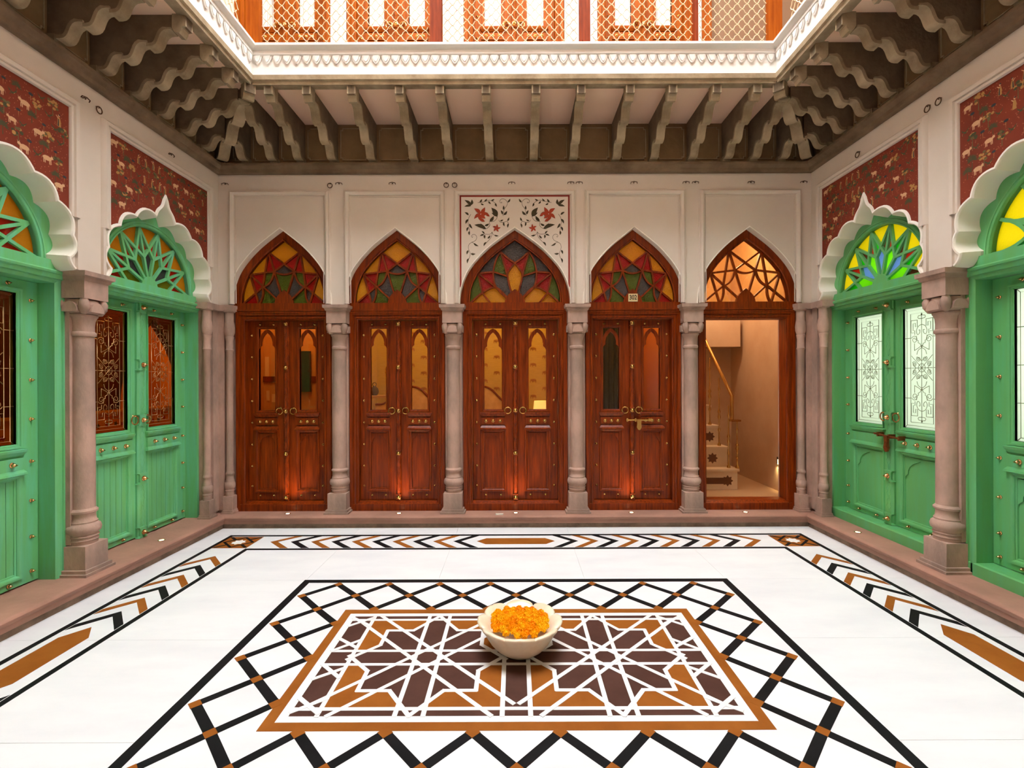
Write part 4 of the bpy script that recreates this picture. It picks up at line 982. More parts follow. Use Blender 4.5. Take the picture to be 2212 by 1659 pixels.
for cx, lb in ((-1.68, 'seen through the pot-glimpse door'), (-0.56, 'seen through the floral-panel door')):
    o = empty('bed', (cx, 7.75, STEP), label='bed with a curved upholstered headboard ' + lb, cat='bed')
    top = crom([(-0.55, 1.06), (-0.42, 1.07), (-0.3, 1.16), (-0.16, 1.3), (0, 1.345), (0.16, 1.3), (0.3, 1.16), (0.42, 1.07), (0.55, 1.06)], 4)
    MB().prism(top + [(0.55, 0.3), (-0.55, 0.3)], 0.0, 0.05).build('headboard', cream, o)
    MB().sweep(top, [(0.0, -0.012), (0.018, -0.02), (0.03, 0.0), (0.03, 0.05), (0.0, 0.05)]).build('headboard_rim', M['teak'], o, smooth=True)
    MB().box(-0.55, 0.55, -1.0, 0.0, 0.1, 0.55).build('mattress', cream, o)
    for q in (-1, 1):
        for r in (-0.95, -0.05): MB().box(q * 0.5 - 0.03, q * 0.5 + 0.03, r - 0.03, r + 0.03, 0, 0.1).build('leg', M['teak'], o)
n = empty('bedside_table', (0.4, 7.6, STEP), label='small wooden table carrying the bedroom lamp', cat='table')
MB().box(-0.2, 0.2, -0.18, 0.18, 0.55, 0.6).build('table_top', M['teak'], n)
for a in (-0.17, 0.17):
    for c in (-0.15, 0.15): MB().box(a - 0.02, a + 0.02, c - 0.02, c + 0.02, 0, 0.55).build('leg', M['teak'], n)
n = empty('table_lamp', (0.4, 7.6, STEP + 0.6), label='table lamp with a white drum shade in the bedroom', cat='lamp')
MB().lathe([(0.0, 0), (0.07, 0), (0.06, 0.02), (0.02, 0.05), (0.035, 0.15), (0.012, 0.28), (0.012, 0.34)], 16).build('lamp_base', brassm, n, smooth=True)
MB().lathe([(0.13, 0.3), (0.105, 0.53)], 24).build('shade', emit('lamp_shade', (255, 224, 160), 0.8), n, smooth='all')
c = empty('door_curtain', (1.2, 6.4, STEP), label='dark green curtain hanging behind the door marked 302', cat='curtain')
pts = [(-0.16 + 0.36 * i / 40, 0.03 * math.sin(i * 0.9)) for i in range(41)]
MB().add([(x, y, 0.02) for x, y in pts] + [(x, y, 2.75) for x, y in pts], [(i, i + 1, 42 + i, 41 + i) for i in range(40)]).build('curtain_cloth', mat('green_cloth', (52, 56, 14), 0.9), c, smooth='all', fix=False)
MB().tube([(-0.35, 0, 2.77), (0.6, 0, 2.77)], 0.012, 8).build('curtain_rod', brassm, c, smooth=True)
# stair
stairm = mat('stair_marble', (232, 206, 166), 0.4, col2=(220, 190, 148), nscale=3); st_in = mat('stair_inlay', (104, 60, 28), 0.5)
o = empty('staircase', (0, 0, 0), label='marble staircase with brown star inlays in the stair hall', cat='stairs', kind='structure')
RIS, TRD = 0.272, 0.17
xr = [2.93, 2.87, 2.82, 2.77, 2.71, 2.66]
for k in range(6):
    y0 = 6.42 + TRD * k; z1 = STEP + RIS * (k + 1)
    MB().box(2.06, xr[k], y0, 7.69, z1 - RIS, z1 - 0.03).build('riser', stairm, o)
    MB().box(2.06, xr[k] + 0.02, y0 - 0.02, 7.69, z1 - 0.03, z1).build('tread', stairm, o)
    cx = xr[k] - (0.13 if k % 3 == 0 else (0.2 if k % 3 == 1 else 0.12)); cz = z1 - RIS / 2 - 0.02
    q = MB().prism([(cx + (0.075 if i % 2 == 0 else 0.05) * math.cos(i * PI / 8), cz + (0.075 if i % 2 == 0 else 0.05) * math.sin(i * PI / 8)) for i in range(16)], y0 - 0.002, y0 + 0.01)
    if k != 1: q.box(2.4, cx, y0 - 0.0025, y0 + 0.01, cz - 0.042, cz + 0.042)
    q.build('star_inlay', st_in, o)
o = empty('stair_railing', (0, 0, 0), label='brass handrail with turned balusters on the marble stair', cat='railing')
MB().tube([(2.905, 6.52, 1.05), (2.905, 6.52, 1.37), (2.76, 7.05, 2.16), (2.64, 7.5, 2.83)], 0.022, 10).build('handrail', brassm, o, smooth=True)
MB().box(2.87, 3.0, 6.46, 6.56, 1.03, 1.055).build('handrail_scroll', brassm, o)
for x, y, z0, z1 in ((2.95, 6.47, 0.41, 1.03), (2.85, 6.5, 0.41, 1.25), (2.80, 6.68, 0.68, 1.62), (2.745, 6.86, 0.95, 1.9), (2.69, 7.04, 1.22, 2.2), (2.64, 7.2, 1.5, 2.4)):
    h = z1 - z0
    MB().lathe([(0.022, 0), (0.022, 0.02), (0.009, 0.05), (0.009, h * 0.2), (0.017, h * 0.23), (0.009, h * 0.27), (0.010, h * 0.38), (0.02, h * 0.42), (0.012, h * 0.47), (0.02, h * 0.5), (0.009, h * 0.54), (0.008, h * 0.8), (0.014, h * 0.83), (0.008, h * 0.87), (0.008, h)], 12, (x, y, z0)).build('baluster', brassm, o, smooth=True)
MB().box(2.06, 3.36, 7.25, 7.69, 2.08, 2.52).build('bulkhead', RM['beige'], w4)
MB().box(3.42, 3.72, 5.8, 7.7, STEP, 3.9).build('side_pier', RM['beige'], w4)
f = empty('wall_light', (3.418, 6.3, 0.52), label='small square step light low on the stair hall wall', cat='light')
MB().box(-0.006, 0.004, -0.05, 0.05, -0.06, 0.06).build('light_plate', darkw, f); MB().box(-0.009, -0.004, -0.025, 0.025, -0.03, 0.03).build('lens', emit('stair_lens', (255, 214, 140), 6.0), f)
lamp('wall_light_beam', 'SPOT', (-0.03, 0, -0.02), 6, WARM, 0.02, (0, math.radians(-35), 0), parent=f, spot=1.9)
# ------------------------------------------------------------------ rooms behind the green doors
wl = MB(); wl.box(-6.3, -6.25, 1.3, 8.6, STEP, 3.5); wl.box(-6.3, -3.78, 8.55, 8.6, STEP, 3.5); wl.box(-6.3, -3.62, 1.3, 1.35, STEP, 3.5); wl.box(-3.8, -3.75, 5.55, 8.6, STEP, 3.5)
wl = wl.build('wall_amber_room', RM['amber'], label='amber lit walls of the room behind the mint green doors', cat='wall', kind='structure')
MB().box(-6.3, -3.55, 1.3, 8.6, STEP - 0.05, STEP - 0.01).build('room_floor', RM['floor'], wl); MB().box(-6.3, -3.45, 1.3, 8.6, 3.5, 3.55).build('room_ceiling', RM['amber'], wl)
aa = arch(6.6, 0.55, 1.25, 1.15)
MB().prism([(3.0, STEP), (aa[0][0], STEP)] + aa + [(aa[-1][0], STEP), (8.4, STEP), (8.4, 3.5), (3.0, 3.5)], -4.98, -4.92, 'yz').build('maroon_screen_wall', RM['maroon'], wl)
MB().sweep(aa, [(0.0, -4.915), (0.03, -4.905), (0.05, -4.92)], 'yz').build('arch_rope', darkw, wl)
MB().box(-4.915, -4.905, 3.0, 8.4, STEP, 1.22).build('painted_dado', RM['amber'], wl); MB().box(-4.91, -4.88, 3.0, 8.4, 1.22, 1.25).build('dado_rail', mat('gold_rail', (230, 180, 80), 0.4), wl)
b = MB(); rnd = random.Random(3)
for i in range(42):
    for j in range(3):
        y = 3.2 + i * 0.12 + rnd.uniform(-.02, .02); z = 0.75 + j * 0.16 + rnd.uniform(-.02, .02); b.cm = (i + j) % 2
        r = 0.035; b.add([(-4.902, y + r * (1 if k % 2 == 0 else 0.5) * math.cos(k * PI / 5), z + r * (1 if k % 2 == 0 else 0.5) * math.sin(k * PI / 5)) for k in range(10)], [list(range(10))])
b.build('dado_flowers', [mat('flower_red', (160, 40, 16), 0.8), mat('flower_green', (70, 74, 20), 0.8)], wl, fix=False)
lamp('amber_room_lamp', 'POINT', (-5.6, 6.6, 2.9), 60, WARM, 0.15); lamp('amber_room_lamp', 'POINT', (-4.3, 5.9, 3.0), 22, WARM, 0.15); lamp('amber_room_lamp', 'POINT', (-4.2, 3.6, 3.2), 8, WARM, 0.15)
wr = MB(); wr.box(5.2, 5.25, 1.3, 5.7, STEP, 3.6); wr.box(3.62, 5.25, 5.62, 5.67, STEP, 3.6); wr.box(3.62, 5.25, 1.3, 1.35, STEP, 3.6)
wr = wr.build('wall_white_room', RM['white'], label='white walls of the bright room behind the frosted glass doors', cat='wall', kind='structure')
MB().box(3.55, 5.25, 1.3, 5.7, STEP - 0.05, STEP - 0.01).build('room_floor', RM['white'], wr); MB().box(3.45, 5.25, 1.3, 5.7, 3.6, 3.65).build('room_ceiling', RM['white'], wr)
for y in SIDEB: lamp('white_room_lamp', 'AREA', (4.9, y, 1.95), 19, (0.96, 1.0, 0.98), 1.4, (0, PI / 2, 0), 2.6)

# ------------------------------------------------------------------ gallery above
GZ0 = 4.36
ub = MB().box(-3.9, 3.9, 0.27, 0.4, 4.5, 8.65)
ub = ub.build('wall_upper_back', M['plaster'], loc=(0, WY, 0), label='white wall of the gallery behind the honey teak doors', cat='wall', kind='structure')
UB = [(-2.59, 0.535), (-1.335, 0.535), (0.0, 0.56), (1.47, 0.535)]
e = [-3.9] + [v for c, h in UB for v in (c - h, c + h)] + [2.10]
for i in range(0, len(e) - 1, 2): MB().box(e[i] + 0.004, e[i + 1] - 0.004, 0.07, 0.27, 4.5, 8.65).build('gallery_pier', M['plaster'], ub)
MB().box(-3.9, 3.9, 0.07, 0.27, 6.86, 8.65).build('gallery_lintel', M['plaster'], ub)
MB().box(2.10, 2.20, 0.05, 0.27, 4.5, 6.86).build('door_jamb', M['teak_up'], ub); MB().box(2.20, 3.4, 0.10, 0.27, 4.5, 6.86).build('brown_panel', mat('brown_paint', (124, 92, 64), 0.7), ub)
ulab = ['by the corner post', 'below no lotus, second from the corner post', 'between the two broad posts', 'next to the brown panel']
ulab = ['honey teak gallery door with sheer curtains nearest the mint door side', 'honey teak gallery door with sheer curtains above the pot-glimpse door', 'honey teak gallery door with sheer curtains above the floral panel', 'honey teak gallery door with sheer curtains beside the plain brown panel']
UD = [wood_door('door_%d' % (10 + i), c, h, ulab[i], None, (c, WY, GZ0), 0.0, True, True) for i, (c, h) in enumerate(UB)]
for s, nm, lb in ((-1, 'left', 'mint'), (1, 'right', 'darker')):
    MB().box(*sorted((s * 3.57, s * 3.7)), NEAR, 5.7, 4.5, 8.65).build('wall_upper_' + nm, M['plaster'], label='white gallery wall above the %s green doors' % lb, cat='wall', kind='structure')
    d = copy_tree(UD[0]); d.name = 'door_%d' % (14 + (s > 0)); d.location = (s * WX, 4.3, GZ0); d.rotation_euler = (0, 0, L_ROT if s < 0 else R_ROT); d['label'] = 'honey teak gallery door glimpsed through the wire mesh above the %s green doors' % lb
    d = copy_tree(UD[0]); d.name = 'door_%d' % (16 + (s > 0)); d.location = (s * WX, 3.0, GZ0); d.rotation_euler = (0, 0, L_ROT if s < 0 else R_ROT); d['label'] = 'second honey teak gallery door along from the corner above the %s green doors' % lb
rf = MB(); rx, ry0, ry1 = 2.35, 1.4, 4.3  # unseen slab, added so the sky light falls more steeply into the court
rf.box(-3.9, 3.9, ry1, 6.2, 8.6, 8.8); rf.box(-3.9, -rx, ry0, ry1, 8.6, 8.8); rf.box(rx, 3.9, ry0, ry1, 8.6, 8.8); rf.box(-3.9, 3.9, NEAR - 0.3, ry0, 8.6, 8.8)
rf.build('sky_blocker', M['fascia'], label='added unseen white slab narrowing the sky light over the gallery', cat='roof', kind='structure')
# wire mesh guards and posts
def guard(loc, rot, x0, x1, label, z0=4.775, z1=5.75, group=None):
    o = empty('mesh_guard', loc, rot, label=label, cat='mesh guard', group=group)
    b = MB(); cw, ch = (x1 - x0) / round((x1 - x0) / 0.0925), 0.097; A = 0.0045
    n0 = int((x1 - x0) / cw) + int((z1 - z0) / ch) + 3
    for d in (1, -1):
        for i in range(-n0, n0):
            pts = []
            t = 0.0
            xs = x0 + i * cw
            N = int((z1 - z0) / ch * 6)
            run = []
            for k in range(N + 1):
                z = z0 + (z1 - z0) * k / N; x = (xs + (z - z0) * cw / ch) if d > 0 else (x0 + x1 - (xs + (z - z0) * cw / ch))
                w = A * math.sin(2 * PI * (z - z0) / ch * 2)
                x += w * 0.7 * d; zz = z - w * 0.7
                if x0 <= x <= x1: run.append((x, 0.004 * d, zz))
                elif len(run) > 1: break
            if len(run) > 2: b.tube(run, 0.0042, 4, cap=False)
    b.build('wire_mesh', M['wire'], o, smooth='all')
    f = MB().box(x0, x1, -0.03, 0.03, 4.752, 4.772).build('bottom_rail', M['rail'], o)
    MB().box(x0, x1, -0.02, 0.02, z1 - 0.01, z1 + 0.03).build('top_rail', M['teak_up'], o)
    return o
gp = [(-2.40, -0.80, 'between the corner post and first broad post'), (-0.68, 0.61, 'between the two broad posts'), (0.73, 1.70, 'between the second broad post and the slim post'), (1.745, 2.40, 'in front of the brown panel')]
for a, b_, lb in gp: guard((0, OY + 0.05, 0), 0, a, b_, 'cream wire mesh guard of the gallery ' + lb)
for s, lb in ((-1, 'mint'), (1, 'darker')):
    a, b_ = (1.3, 4.42) if s < 0 else (-4.42, -1.3)
    guard((s * (OX + 0.05), 0, 0), L_ROT if s < 0 else R_ROT, a, b_, 'cream wire mesh guard of the gallery above the %s green doors' % lb)
def post(x, y, wd, label, base=True, m=None):
    o = empty('guard_post', (x, y, 4.752), label=label, cat='post')
    MB().box(-wd / 2, wd / 2, -0.035, 0.035, 0, 1.2).build('post_shaft', m or M['rail'], o)
    MB().box(-wd / 2 - 0.008, wd / 2 + 0.008, -0.04, 0.04, 1.2, 1.24).build('post_cap', m or M['rail'], o)
    if base: MB().prism([(-0.028, 0.05), (-0.022, 0.02), (0.022, 0.02), (0.028, 0.05), (0.012, 0.038), (-0.012, 0.038)], -0.05, -0.03).build('carved_foot', m or M['rail'], o)
post(-0.74, OY + 0.05, 0.105, 'broad teak gallery post above the column beside the floral-panel door'); post(0.67, OY + 0.05, 0.10, 'broad teak gallery post above the door marked 302'); post(1.722, OY + 0.05, 0.034, 'slim teak gallery post beside the brown panel', False)
for s, lb in ((-1, 'mint'), (1, 'darker')): post(s * (OX + 0.0), OY + 0.03, 0.12, 'honey teak corner post of the gallery on the %s green side' % lb, False, M['teak_up'])
MB().box(-OX, OX, OY + 0.0, OY + 0.09, 4.748, 4.756).build('trim_10', M['rail'], label='thin red-brown sill under the gallery mesh', cat='sill', kind='structure')

# ------------------------------------------------------------------ iron rings on the wall bands
def wall_ring(loc, rot, hang, label, group):
    o = empty('wall_ring', loc, rot, label=label, cat='ring', group=group)
    MB().tube([(0, 0.01, 0), (0, -0.02, 0.0), (0, -0.03, -0.006), (0, -0.02, -0.012)], 0.004, 6).build('eyelet', M['iron'], o, smooth=True)
    r = MB()
    if hang: r.torus(0.026, 0.0042, 20, 6, (0, -0.026, -0.028))
    else: r.tube([(-0.035, -0.02, -0.016), (-0.034, -0.03, -0.004), (0, -0.034, 0.002), (0.034, -0.03, -0.004), (0.035, -0.02, -0.016)], 0.0042, 6)
    r.build('ring', M['iron'], o, smooth=True)
for px, h, lb in ((490, 0, 'corner pier beside the mint green doors'), (716, 1, 'column beside the cabinet-glimpse door'), (735, 0, 'column beside the cabinet-glimpse door'), (850, 0, 'pot-glimpse door'), (966, 1, 'column between pot-glimpse and floral-panel doors'), (984, 1, 'column between pot-glimpse and floral-panel doors'), (1107, 0, 'painted floral panel'),
                  (1234, 0, 'column between floral-panel and 302 doors'), (1252, 0, 'column between floral-panel and 302 doors'), (1370, 0, 'door marked 302'), (1482, 0, 'column beside the stair doorway'), (1502, 0, 'column beside the stair doorway'), (1622, 0, 'stair doorway'), (1735, 0, 'corner pier beside the darker green doors')):
    wall_ring(((px - X0) * WY / F, WY, 3.765), 0, h, ('small iron ring hanging' if h else 'small iron staple hook') + ' high above the ' + lb, 'rings and hooks above the teak doors')
for y, h, lb in ((3.68, 0, 'iron staple hook above the column between the mint green doors'), (3.80, 1, 'iron ring above the column between the mint green doors'), (4.60, 0, 'iron staple hook above the wallpaper beside the mint-side corner')): wall_ring((-WX, y, 3.745), L_ROT, h, lb, 'fittings above the mint doors')
for y, h, lb in ((3.72, 1, 'column between the darker green doors'), (3.82, 1, 'column between the darker green doors'), (4.60, 1, 'wallpaper over the bolted darker green door')): wall_ring((WX, y, 3.745), R_ROT, h, 'iron ring hanging high above the ' + lb, 'rings above the darker green doors')

# ------------------------------------------------------------------ painted flowers above the middle arch
KZ = 0.13562 * WY / F
def Z(p): return ((p[0] - 1097) * KZ, 1.6 + (820 - 400 - p[1] * 0.13562) * WY / F)
def leafpoly(a, b, wd, n=6):
    dx, dy = b[0] - a[0], b[1] - a[1]; L = math.hypot(dx, dy); nx, ny = -dy / L, dx / L; l = []; r = []
    for i in range(n + 1):
        t = i / n; w = wd / 2 * math.sin(PI * t ** 0.8) ; x, y = a[0] + dx * t, a[1] + dy * t
        bow = 0.08 * L * math.sin(PI * t)
        l.append((x + nx * (w + bow), y + ny * (w + bow))); r.append((x + nx * (bow - w), y + ny * (bow - w)))
    return l + r[-2:0:-1]
LV = [((405, 320), (300, 235), 46), ((405, 315), (418, 225), 42), ((405, 325), (297, 340), 36), ((540, 270), (580, 220), 28), ((615, 255), (660, 215), 24), ((725, 245), (775, 220), 24), ((560, 290), (608, 315), 24), ((680, 255), (720, 298), 26), ((790, 285), (815, 342), 28),
      ((985, 275), (1028, 215), 28), ((915, 390), (920, 325), 28), ((905, 465), (875, 400), 30), ((920, 475), (978, 410), 34), ((820, 505), (725, 358), 74), ((805, 495), (730, 440), 40), ((700, 575), (765, 490), 46), ((640, 692), (455, 630), 60), ((590, 685), (550, 610), 40), ((620, 645), (690, 610), 32),
      ((365, 475), (300, 430), 32), ((355, 540), (315, 615), 32), ((375, 610), (425, 690), 32), ((360, 665), (333, 735), 30), ((375, 730), (375, 795), 30), ((865, 570), (915, 548), 22), ((980, 570), (1007, 512), 26), ((920, 590), (935, 655), 26), ((1000, 610), (985, 680), 26),
      ((615, 775), (570, 730), 24), ((610, 785), (543, 808), 26), ((620, 790), (622, 850), 30), ((770, 795), (840, 805), 24), ((665, 850), (708, 795), 28), ((645, 905), (600, 968), 28), ((360, 1035), (332, 1100), 30), ((395, 1090), (470, 1093), 28), ((360, 1165), (338, 1238), 28), ((440, 920), (520, 968), 26)]
SM = [[(510, 278), (600, 265), (700, 240), (770, 270), (800, 300)], [(885, 265), (895, 280), (872, 280), (860, 250), (890, 220), (940, 225), (980, 270), (975, 320), (930, 390), (910, 490)], [(690, 580), (770, 570), (815, 520), (820, 470)], [(690, 585), (700, 640), (650, 690), (590, 698)],
      [(400, 462), (365, 520), (355, 590), (370, 680), (378, 740)], [(845, 555), (870, 590), (930, 590), (975, 575), (1000, 620)], [(738, 740), (720, 830), (640, 920), (605, 965)], [(738, 745), (700, 780), (610, 775)], [(738, 750), (760, 790), (800, 800)],
      [(430, 815), (420, 830), (408, 810), (430, 785), (470, 790), (493, 830), (470, 880), (410, 910), (370, 940), (358, 990), (370, 1040), (388, 1090), (375, 1150), (350, 1200), (342, 1240)], [(410, 905), (440, 920)]]
RD = [((553, 452), (453, 370), 58), ((553, 452), (625, 350), 58), ((553, 452), (450, 535), 52), ((560, 450), (668, 440), 62), ((640, 440), (700, 498), 44), ((545, 460), (560, 570), 60), ((555, 530), (622, 580), 46), ((560, 460), (632, 530), 54)] + [((808, 685), (808 + 66 * math.cos(a), 685 + 66 * math.sin(a)), 30) for a in [-1.45 + k * 2 * PI / 5 for k in range(5)]]
for sg in (1, -1):
    b = MB()
    for i_, (a, c, wd) in enumerate(LV): b.prism([(sg * x, z) for x, z in (Z(p) for p in leafpoly(a, c, wd))], -0.002 - i_ * 0.00002, 0.001)
    for s_ in SM:
        pts = [Z(p) for p in crom(s_, 4)]; b.sweep([(sg * x, z) for x, z in pts], [(-0.0018, 0.0), (-0.0018, -0.0018), (0.0018, -0.0018), (0.0018, 0.0)])
    b.build('painted_foliage', mat('painted_dark_green', (58, 46, 18), 0.8), wall_back)
    b = MB()
    for i_, (a, c, wd) in enumerate(RD): b.prism([(sg * x, z) for x, z in (Z(p) for p in leafpoly(a, c, wd))], -0.0028 - i_ * 0.00003, 0.001)
    b.build('painted_flower', mat('painted_red', (160, 54, 24), 0.8), wall_back)
zt = Z((0, 172))[1]
b = MB(); b.box(-0.607, 0.607, -0.003, 0.001, zt - 0.009, zt + 0.009)
for s_ in (-1, 1): b.box(*sorted((s_ * 0.607, s_ * 0.589)), -0.003, 0.001, 2.62, zt)
b.build('painted_border', mat('painted_border_red', (138, 38, 22), 0.8), wall_back)

# ------------------------------------------------------------------ printed motifs of the red wallpaper
PM = [mat('print_cream', (206, 158, 116), 0.8), mat('print_gold', (168, 120, 62), 0.8), mat('print_green', (64, 62, 30), 0.8), mat('print_ink', (44, 44, 48), 0.8), mat('print_olive', (98, 82, 42), 0.8), mat('print_dot', (166, 92, 58), 0.8)]
def ell(cx, cz, a, b, n=9, r=0.0): return [(cx + a * math.cos(2 * PI * k / n + r), cz + b * math.sin(2 * PI * k / n + r)) for k in range(n)]
def motif(k, x, z, f, rnd):
    S = []
    q = lambda pts: [(x + f * a, z + abs(f) * c) for a, c in pts]
    if k == 'cow':
        S += [(0, q(ell(0, 0, 0.034, 0.018))), (0, q(ell(0.036, 0.012, 0.012, 0.01))), (0, q([(0.034, 0.018), (0.03, 0.034), (0.038, 0.02)])), (0, q([(0.04, 0.018), (0.05, 0.032), (0.044, 0.018)])), (0, q([(-0.034, 0.006), (-0.044, -0.02), (-0.036, -0.004)]))]
        for d in (-0.028, -0.018, 0.014, 0.024): S.append((0, q([(d, -0.008), (d + 0.007, -0.008), (d + 0.006, -0.038), (d + 0.001, -0.038)])))
    elif k == 'palm':
        S.append((2, q([(-0.003, -0.06), (0.003, -0.06), (0.002, 0.0), (-0.002, 0.0)])))
        for i in range(11):
            a = PI * (-0.08 + 1.16 * i / 10); L = 0.05 * rnd.uniform(0.8, 1.1); c, s = math.cos(a), math.sin(a)
            S.append((2, q([(0, 0), (c * L * 0.6 - s * 0.005, s * L * 0.6 + c * 0.005), (c * L, s * L), (c * L * 0.6 + s * 0.005, s * L * 0.6 - c * 0.005)])))
    elif k == 'tree':
        S.append((4, q([(-0.004, -0.075), (0.004, -0.075), (0.002, 0.0), (-0.002, 0.0)])))
        for i in range(13):
            a = rnd.uniform(0, 2 * PI); r = 0.042 * math.sqrt(rnd.random()); S.append((rnd.choice((4, 2, 2, 1)) if f > 0 else rnd.choice((1, 4, 1)), q(ell(r * math.cos(a), 0.012 + 0.8 * r * math.sin(a), 0.014, 0.011, 7))))
    elif k == 'fig':
        S += [(1, q([(-0.016, -0.055), (0.016, -0.055), (0.009, 0.012), (-0.008, 0.012)])), (3, q([(0.0, -0.052), (0.012, -0.052), (0.006, 0.0), (0.0, 0.0)])), (0, q(ell(0, 0.024, 0.007, 0.009))), (3, q(ell(-0.003, 0.03, 0.006, 0.006))), (0, q([(0.004, 0.008), (0.022, 0.022), (0.024, 0.018), (0.006, 0.0)])), (1, q([(-0.008, 0.012), (-0.018, -0.03), (-0.013, -0.03)]))]
    elif k == 'bird':
        S += [(2, q(ell(0, 0, 0.013, 0.008))), (2, q([(0.0, 0.004), (-0.034, 0.03), (-0.022, 0.006)])), (2, q([(0.002, 0.004), (0.036, 0.034), (0.02, 0.004)])), (1, q([(0.01, 0.0), (0.022, 0.01), (0.014, -0.004)])), (2, q([(-0.01, 0), (-0.024, -0.022), (-0.012, -0.016)]))]
    elif k == 'blob':
        S += [(3, q(ell(0, 0, 0.018, 0.011, 8, 0.4))), (1, q([(0.012, 0.004), (0.032, 0.012), (0.03, 0.006)])), (1, q([(0.0, -0.01), (0.002, -0.06), (0.004, -0.01)]))]
    return S
SEQ = ['cow', 'fig', 'tree', 'bird', 'palm', 'tree', 'fig', 'blob', 'tree', 'cow', 'bird', 'fig', 'palm', 'tree', 'bird', 'fig', 'palm', 'blob', 'bird']
for wl_, sgn in ((wall_left, -1), (wall_right, 1)):
    for y in SIDEB:
        c = y if sgn < 0 else -y; rnd = random.Random(int(y * 100) + sgn); b = MB(); n = 0
        inn = [(x * 1.06, z + 0.035) for x, z in SCAL if z > 2.70]
        poly = [(-PW, 2.74)] + [p for p in inn if abs(p[0]) < PW - 0.01] + [(PW, 2.74), (PW, PT), (-PW, PT)]
        def ok(px, pz, m): return -PW + m < px < PW - m and pz < PT - m and inside((px, pz), poly) and inside((px, pz - m), poly) and inside((px - m, pz), poly) and inside((px + m, pz), poly)
        for j in range(11):
            for i in range(15):
                px = -PW + 0.05 + i * 0.083 + (0.04 if j % 2 else 0); pz = PT - 0.06 - j * 0.08
                px += rnd.uniform(-.012, .012); pz += rnd.uniform(-.014, .014)
                k = SEQ[(i * 5 + j * 7) % len(SEQ)]; f = rnd.choice((-1, 1)) * rnd.uniform(0.8, 1.0)
                if not ok(px, pz, 0.034): continue
                for mi, P in motif(k, px, pz, f, rnd): b.cm = mi; n += 1; b.flat([(c + a, d) for a, d in P], -0.0046 - (n % 40) * 0.00002)
        b.cm = 5
        for _ in range(900):
            px, pz = rnd.uniform(-PW, PW), rnd.uniform(2.75, PT)
            if ok(px, pz, 0.012): b.flat([(c + px + 0.0032 * math.cos(t * PI / 3), pz + 0.0032 * math.sin(t * PI / 3)) for t in range(6)], -0.0044)
        b.build('wallpaper_print', PM, wl_, fix=False)

# ------------------------------------------------------------------ bowl of marigolds
BC = (0.022, 2.865)
o = empty('marble_bowl', (BC[0], BC[1], 0.004), label='cream marble lotus bowl with petal rim holding marigolds', cat='bowl')
prof = [(0.0, 0.0, 0), (0.098, 0.0, 0), (0.108, 0.006, 0), (0.146, 0.035, 0), (0.177, 0.07, 0), (0.198, 0.104, 0.05), (0.212, 0.128, 0.3), (0.230, 0.152, 0.75), (0.247, 0.172, 1), (0.252, 0.184, 1), (0.244, 0.191, 1), (0.227, 0.187, 0.9), (0.209, 0.177, 0.6), (0.194, 0.164, 0.25), (0.182, 0.152, 0.0), (0.174, 0.135, 0), (0.0, 0.13, 0)]
b = MB(); NA = 160; K = len(prof); vs = []; fs = []
for i in range(NA):
    a = 2 * PI * i / NA; c = abs(math.cos(4 * (a - PI / 2))) ; pt = c ** 0.45
    crease = 1 - 0.02 * math.exp(-(((1 - abs(math.cos(4 * (a - PI / 2)))) / 0.012)) ** 1)
    for r, z, wgt in prof:
        rr = r * (1 - wgt * 0.105 * (1 - pt)) * (1 - wgt * (1 - crease)); vs.append((rr * math.cos(a), rr * math.sin(a), z - wgt * 0.022 * (1 - pt)))
for i in range(NA):
    j = (i + 1) % NA
    for t in range(K - 1): fs.append((i * K + t, j * K + t, j * K + t + 1, i * K + t + 1))
b.add(vs, fs).build('bowl_body', M['bowl'], o, smooth='all')
def marigold(seed, m):
    r_ = random.Random(seed); b = MB(); n = 120
    b.lathe([(0.0, -0.014), (0.013, -0.008), (0.017, 0.0), (0.013, 0.01), (0.0, 0.014)], 10)
    for i in range(n):
        ph = math.acos(1 - 1.7 * (i + 0.5) / n); th = i * 2.39996 + r_.uniform(-.3, .3)
        d = Vector((math.sin(ph) * math.cos(th), math.sin(ph) * math.sin(th), math.cos(ph))); t = d.cross(Vector((r_.uniform(-1, 1), r_.uniform(-1, 1), r_.uniform(-1, 1)))).normalized(); u = d.cross(t)
        R = 0.0215 * r_.uniform(0.9, 1.1); wd = 0.0036
        p0 = d * R * 0.6; p1 = d * R * 0.95 + t * wd; p2 = d * R * 1.03 + u * 0.0022; p3 = d * R * 0.95 - t * wd
        b.add([p0, p1, p2, p3], [(0, 1, 2), (0, 2, 3)])
    return b.mesh('marigold', m, fix=False)
MG = [marigold(i, M['mari'][i]) for i in range(4)]
rnd = random.Random(11); pos = []
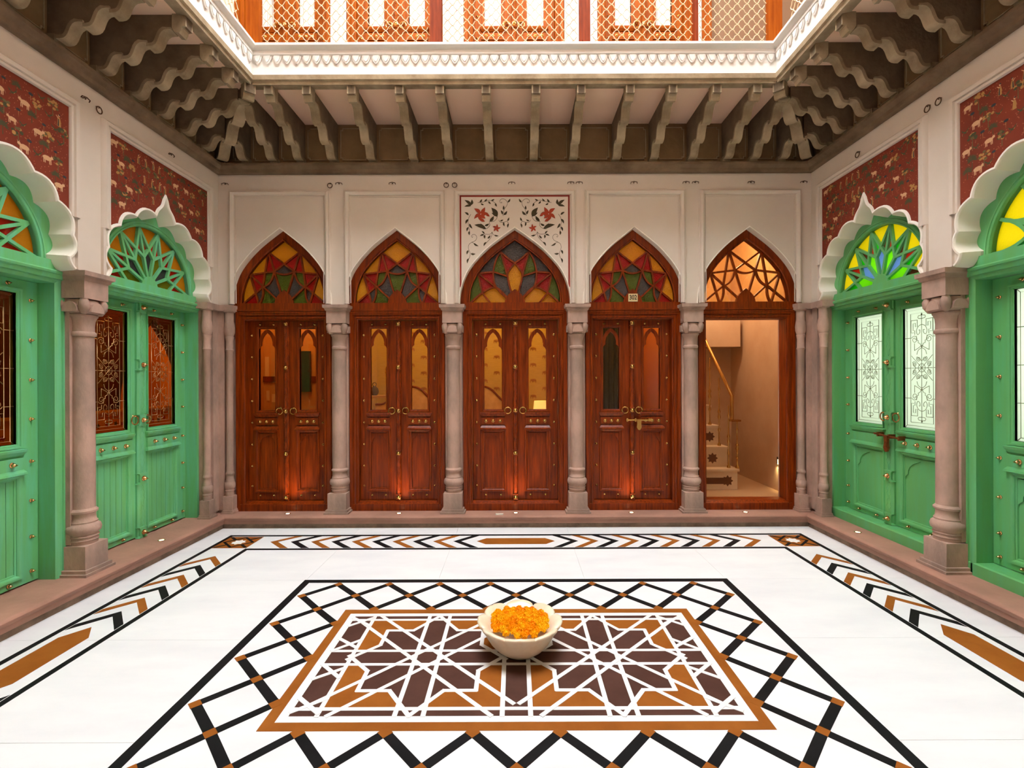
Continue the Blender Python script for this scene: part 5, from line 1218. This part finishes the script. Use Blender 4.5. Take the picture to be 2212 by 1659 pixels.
for j in range(-6, 7):
    for i in range(-6, 7):
        x = i * 0.0375 + (0.0187 if j % 2 else 0) + rnd.uniform(-.005, .005); y = j * 0.0335 + rnd.uniform(-.005, .005)
        if math.hypot(x, y) < 0.170: pos.append((x, y))
for x, y in pos:
    d = math.hypot(x, y)
    inst('marigold', MG[rnd.randrange(4)], None, (BC[0] + x, BC[1] + y, 0.004 + 0.170 + 0.014 * (1 - (d / 0.176) ** 2) + rnd.uniform(-.004, .006)), (rnd.uniform(-.4, .4), rnd.uniform(-.4, .4), rnd.uniform(0, 6)), [rnd.uniform(0.92, 1.12)] * 3,
         label='orange marigold blossom heaped in the marble bowl', cat='flower', group='marigolds in the marble bowl')

# ------------------------------------------------------------------ lights set in the step
def step_light(x, y, lab, aim, e=7.0):
    o = empty('step_light', (x, y, STEP), label='small round light in the step ' + lab, cat='light')
    MB().lathe([(0.020, -0.004), (0.020, 0.002), (0.026, 0.003), (0.030, 0.0015), (0.030, -0.004)], 20).build('bezel', M['brass'], o, smooth=True)
    MB().lathe([(0.0, 0.001), (0.020, 0.001)], 16).build('lens', emit('step_lens', (255, 226, 170), 9.0), o)
    lamp('step_light_beam', 'SPOT', (0, 0, 0.012), e, (1.0, 0.66, 0.3), 0.015, aim, parent=o, spot=1.5)
for x, lb in zip((-2.50, -1.28, 0.0, 1.27, 2.52), ('before the teak door with the cabinet glimpse', 'before the pot-glimpse teak door', 'before the floral-panel door', 'before the door marked 302', 'before the stair doorway')):
    step_light(x, WY - 0.03, lb, (math.radians(180 - 20), 0, 0))
step_light(-WX + 0.02, 4.46, 'before the mint green door beside the corner pier', (PI, math.radians(-16), 0), 2.5); step_light(WX - 0.02, 4.62, 'before the bolted darker green door', (PI, math.radians(16), 0), 2.5)

c = empty('cable_block', (-0.175, SY + 0.02, STEP), label='small pale plastic block lying on the step before the floral-panel door', cat='block')
MB().box(-0.04, 0.04, -0.012, 0.012, 0.0, 0.012).build('block_body', mat('pale_plastic', (226, 214, 196), 0.6), c); MB().box(-0.042, -0.036, -0.014, 0.014, 0.0, 0.014).build('end_cap', mat('pale_plastic_end', (206, 194, 176), 0.6), c)
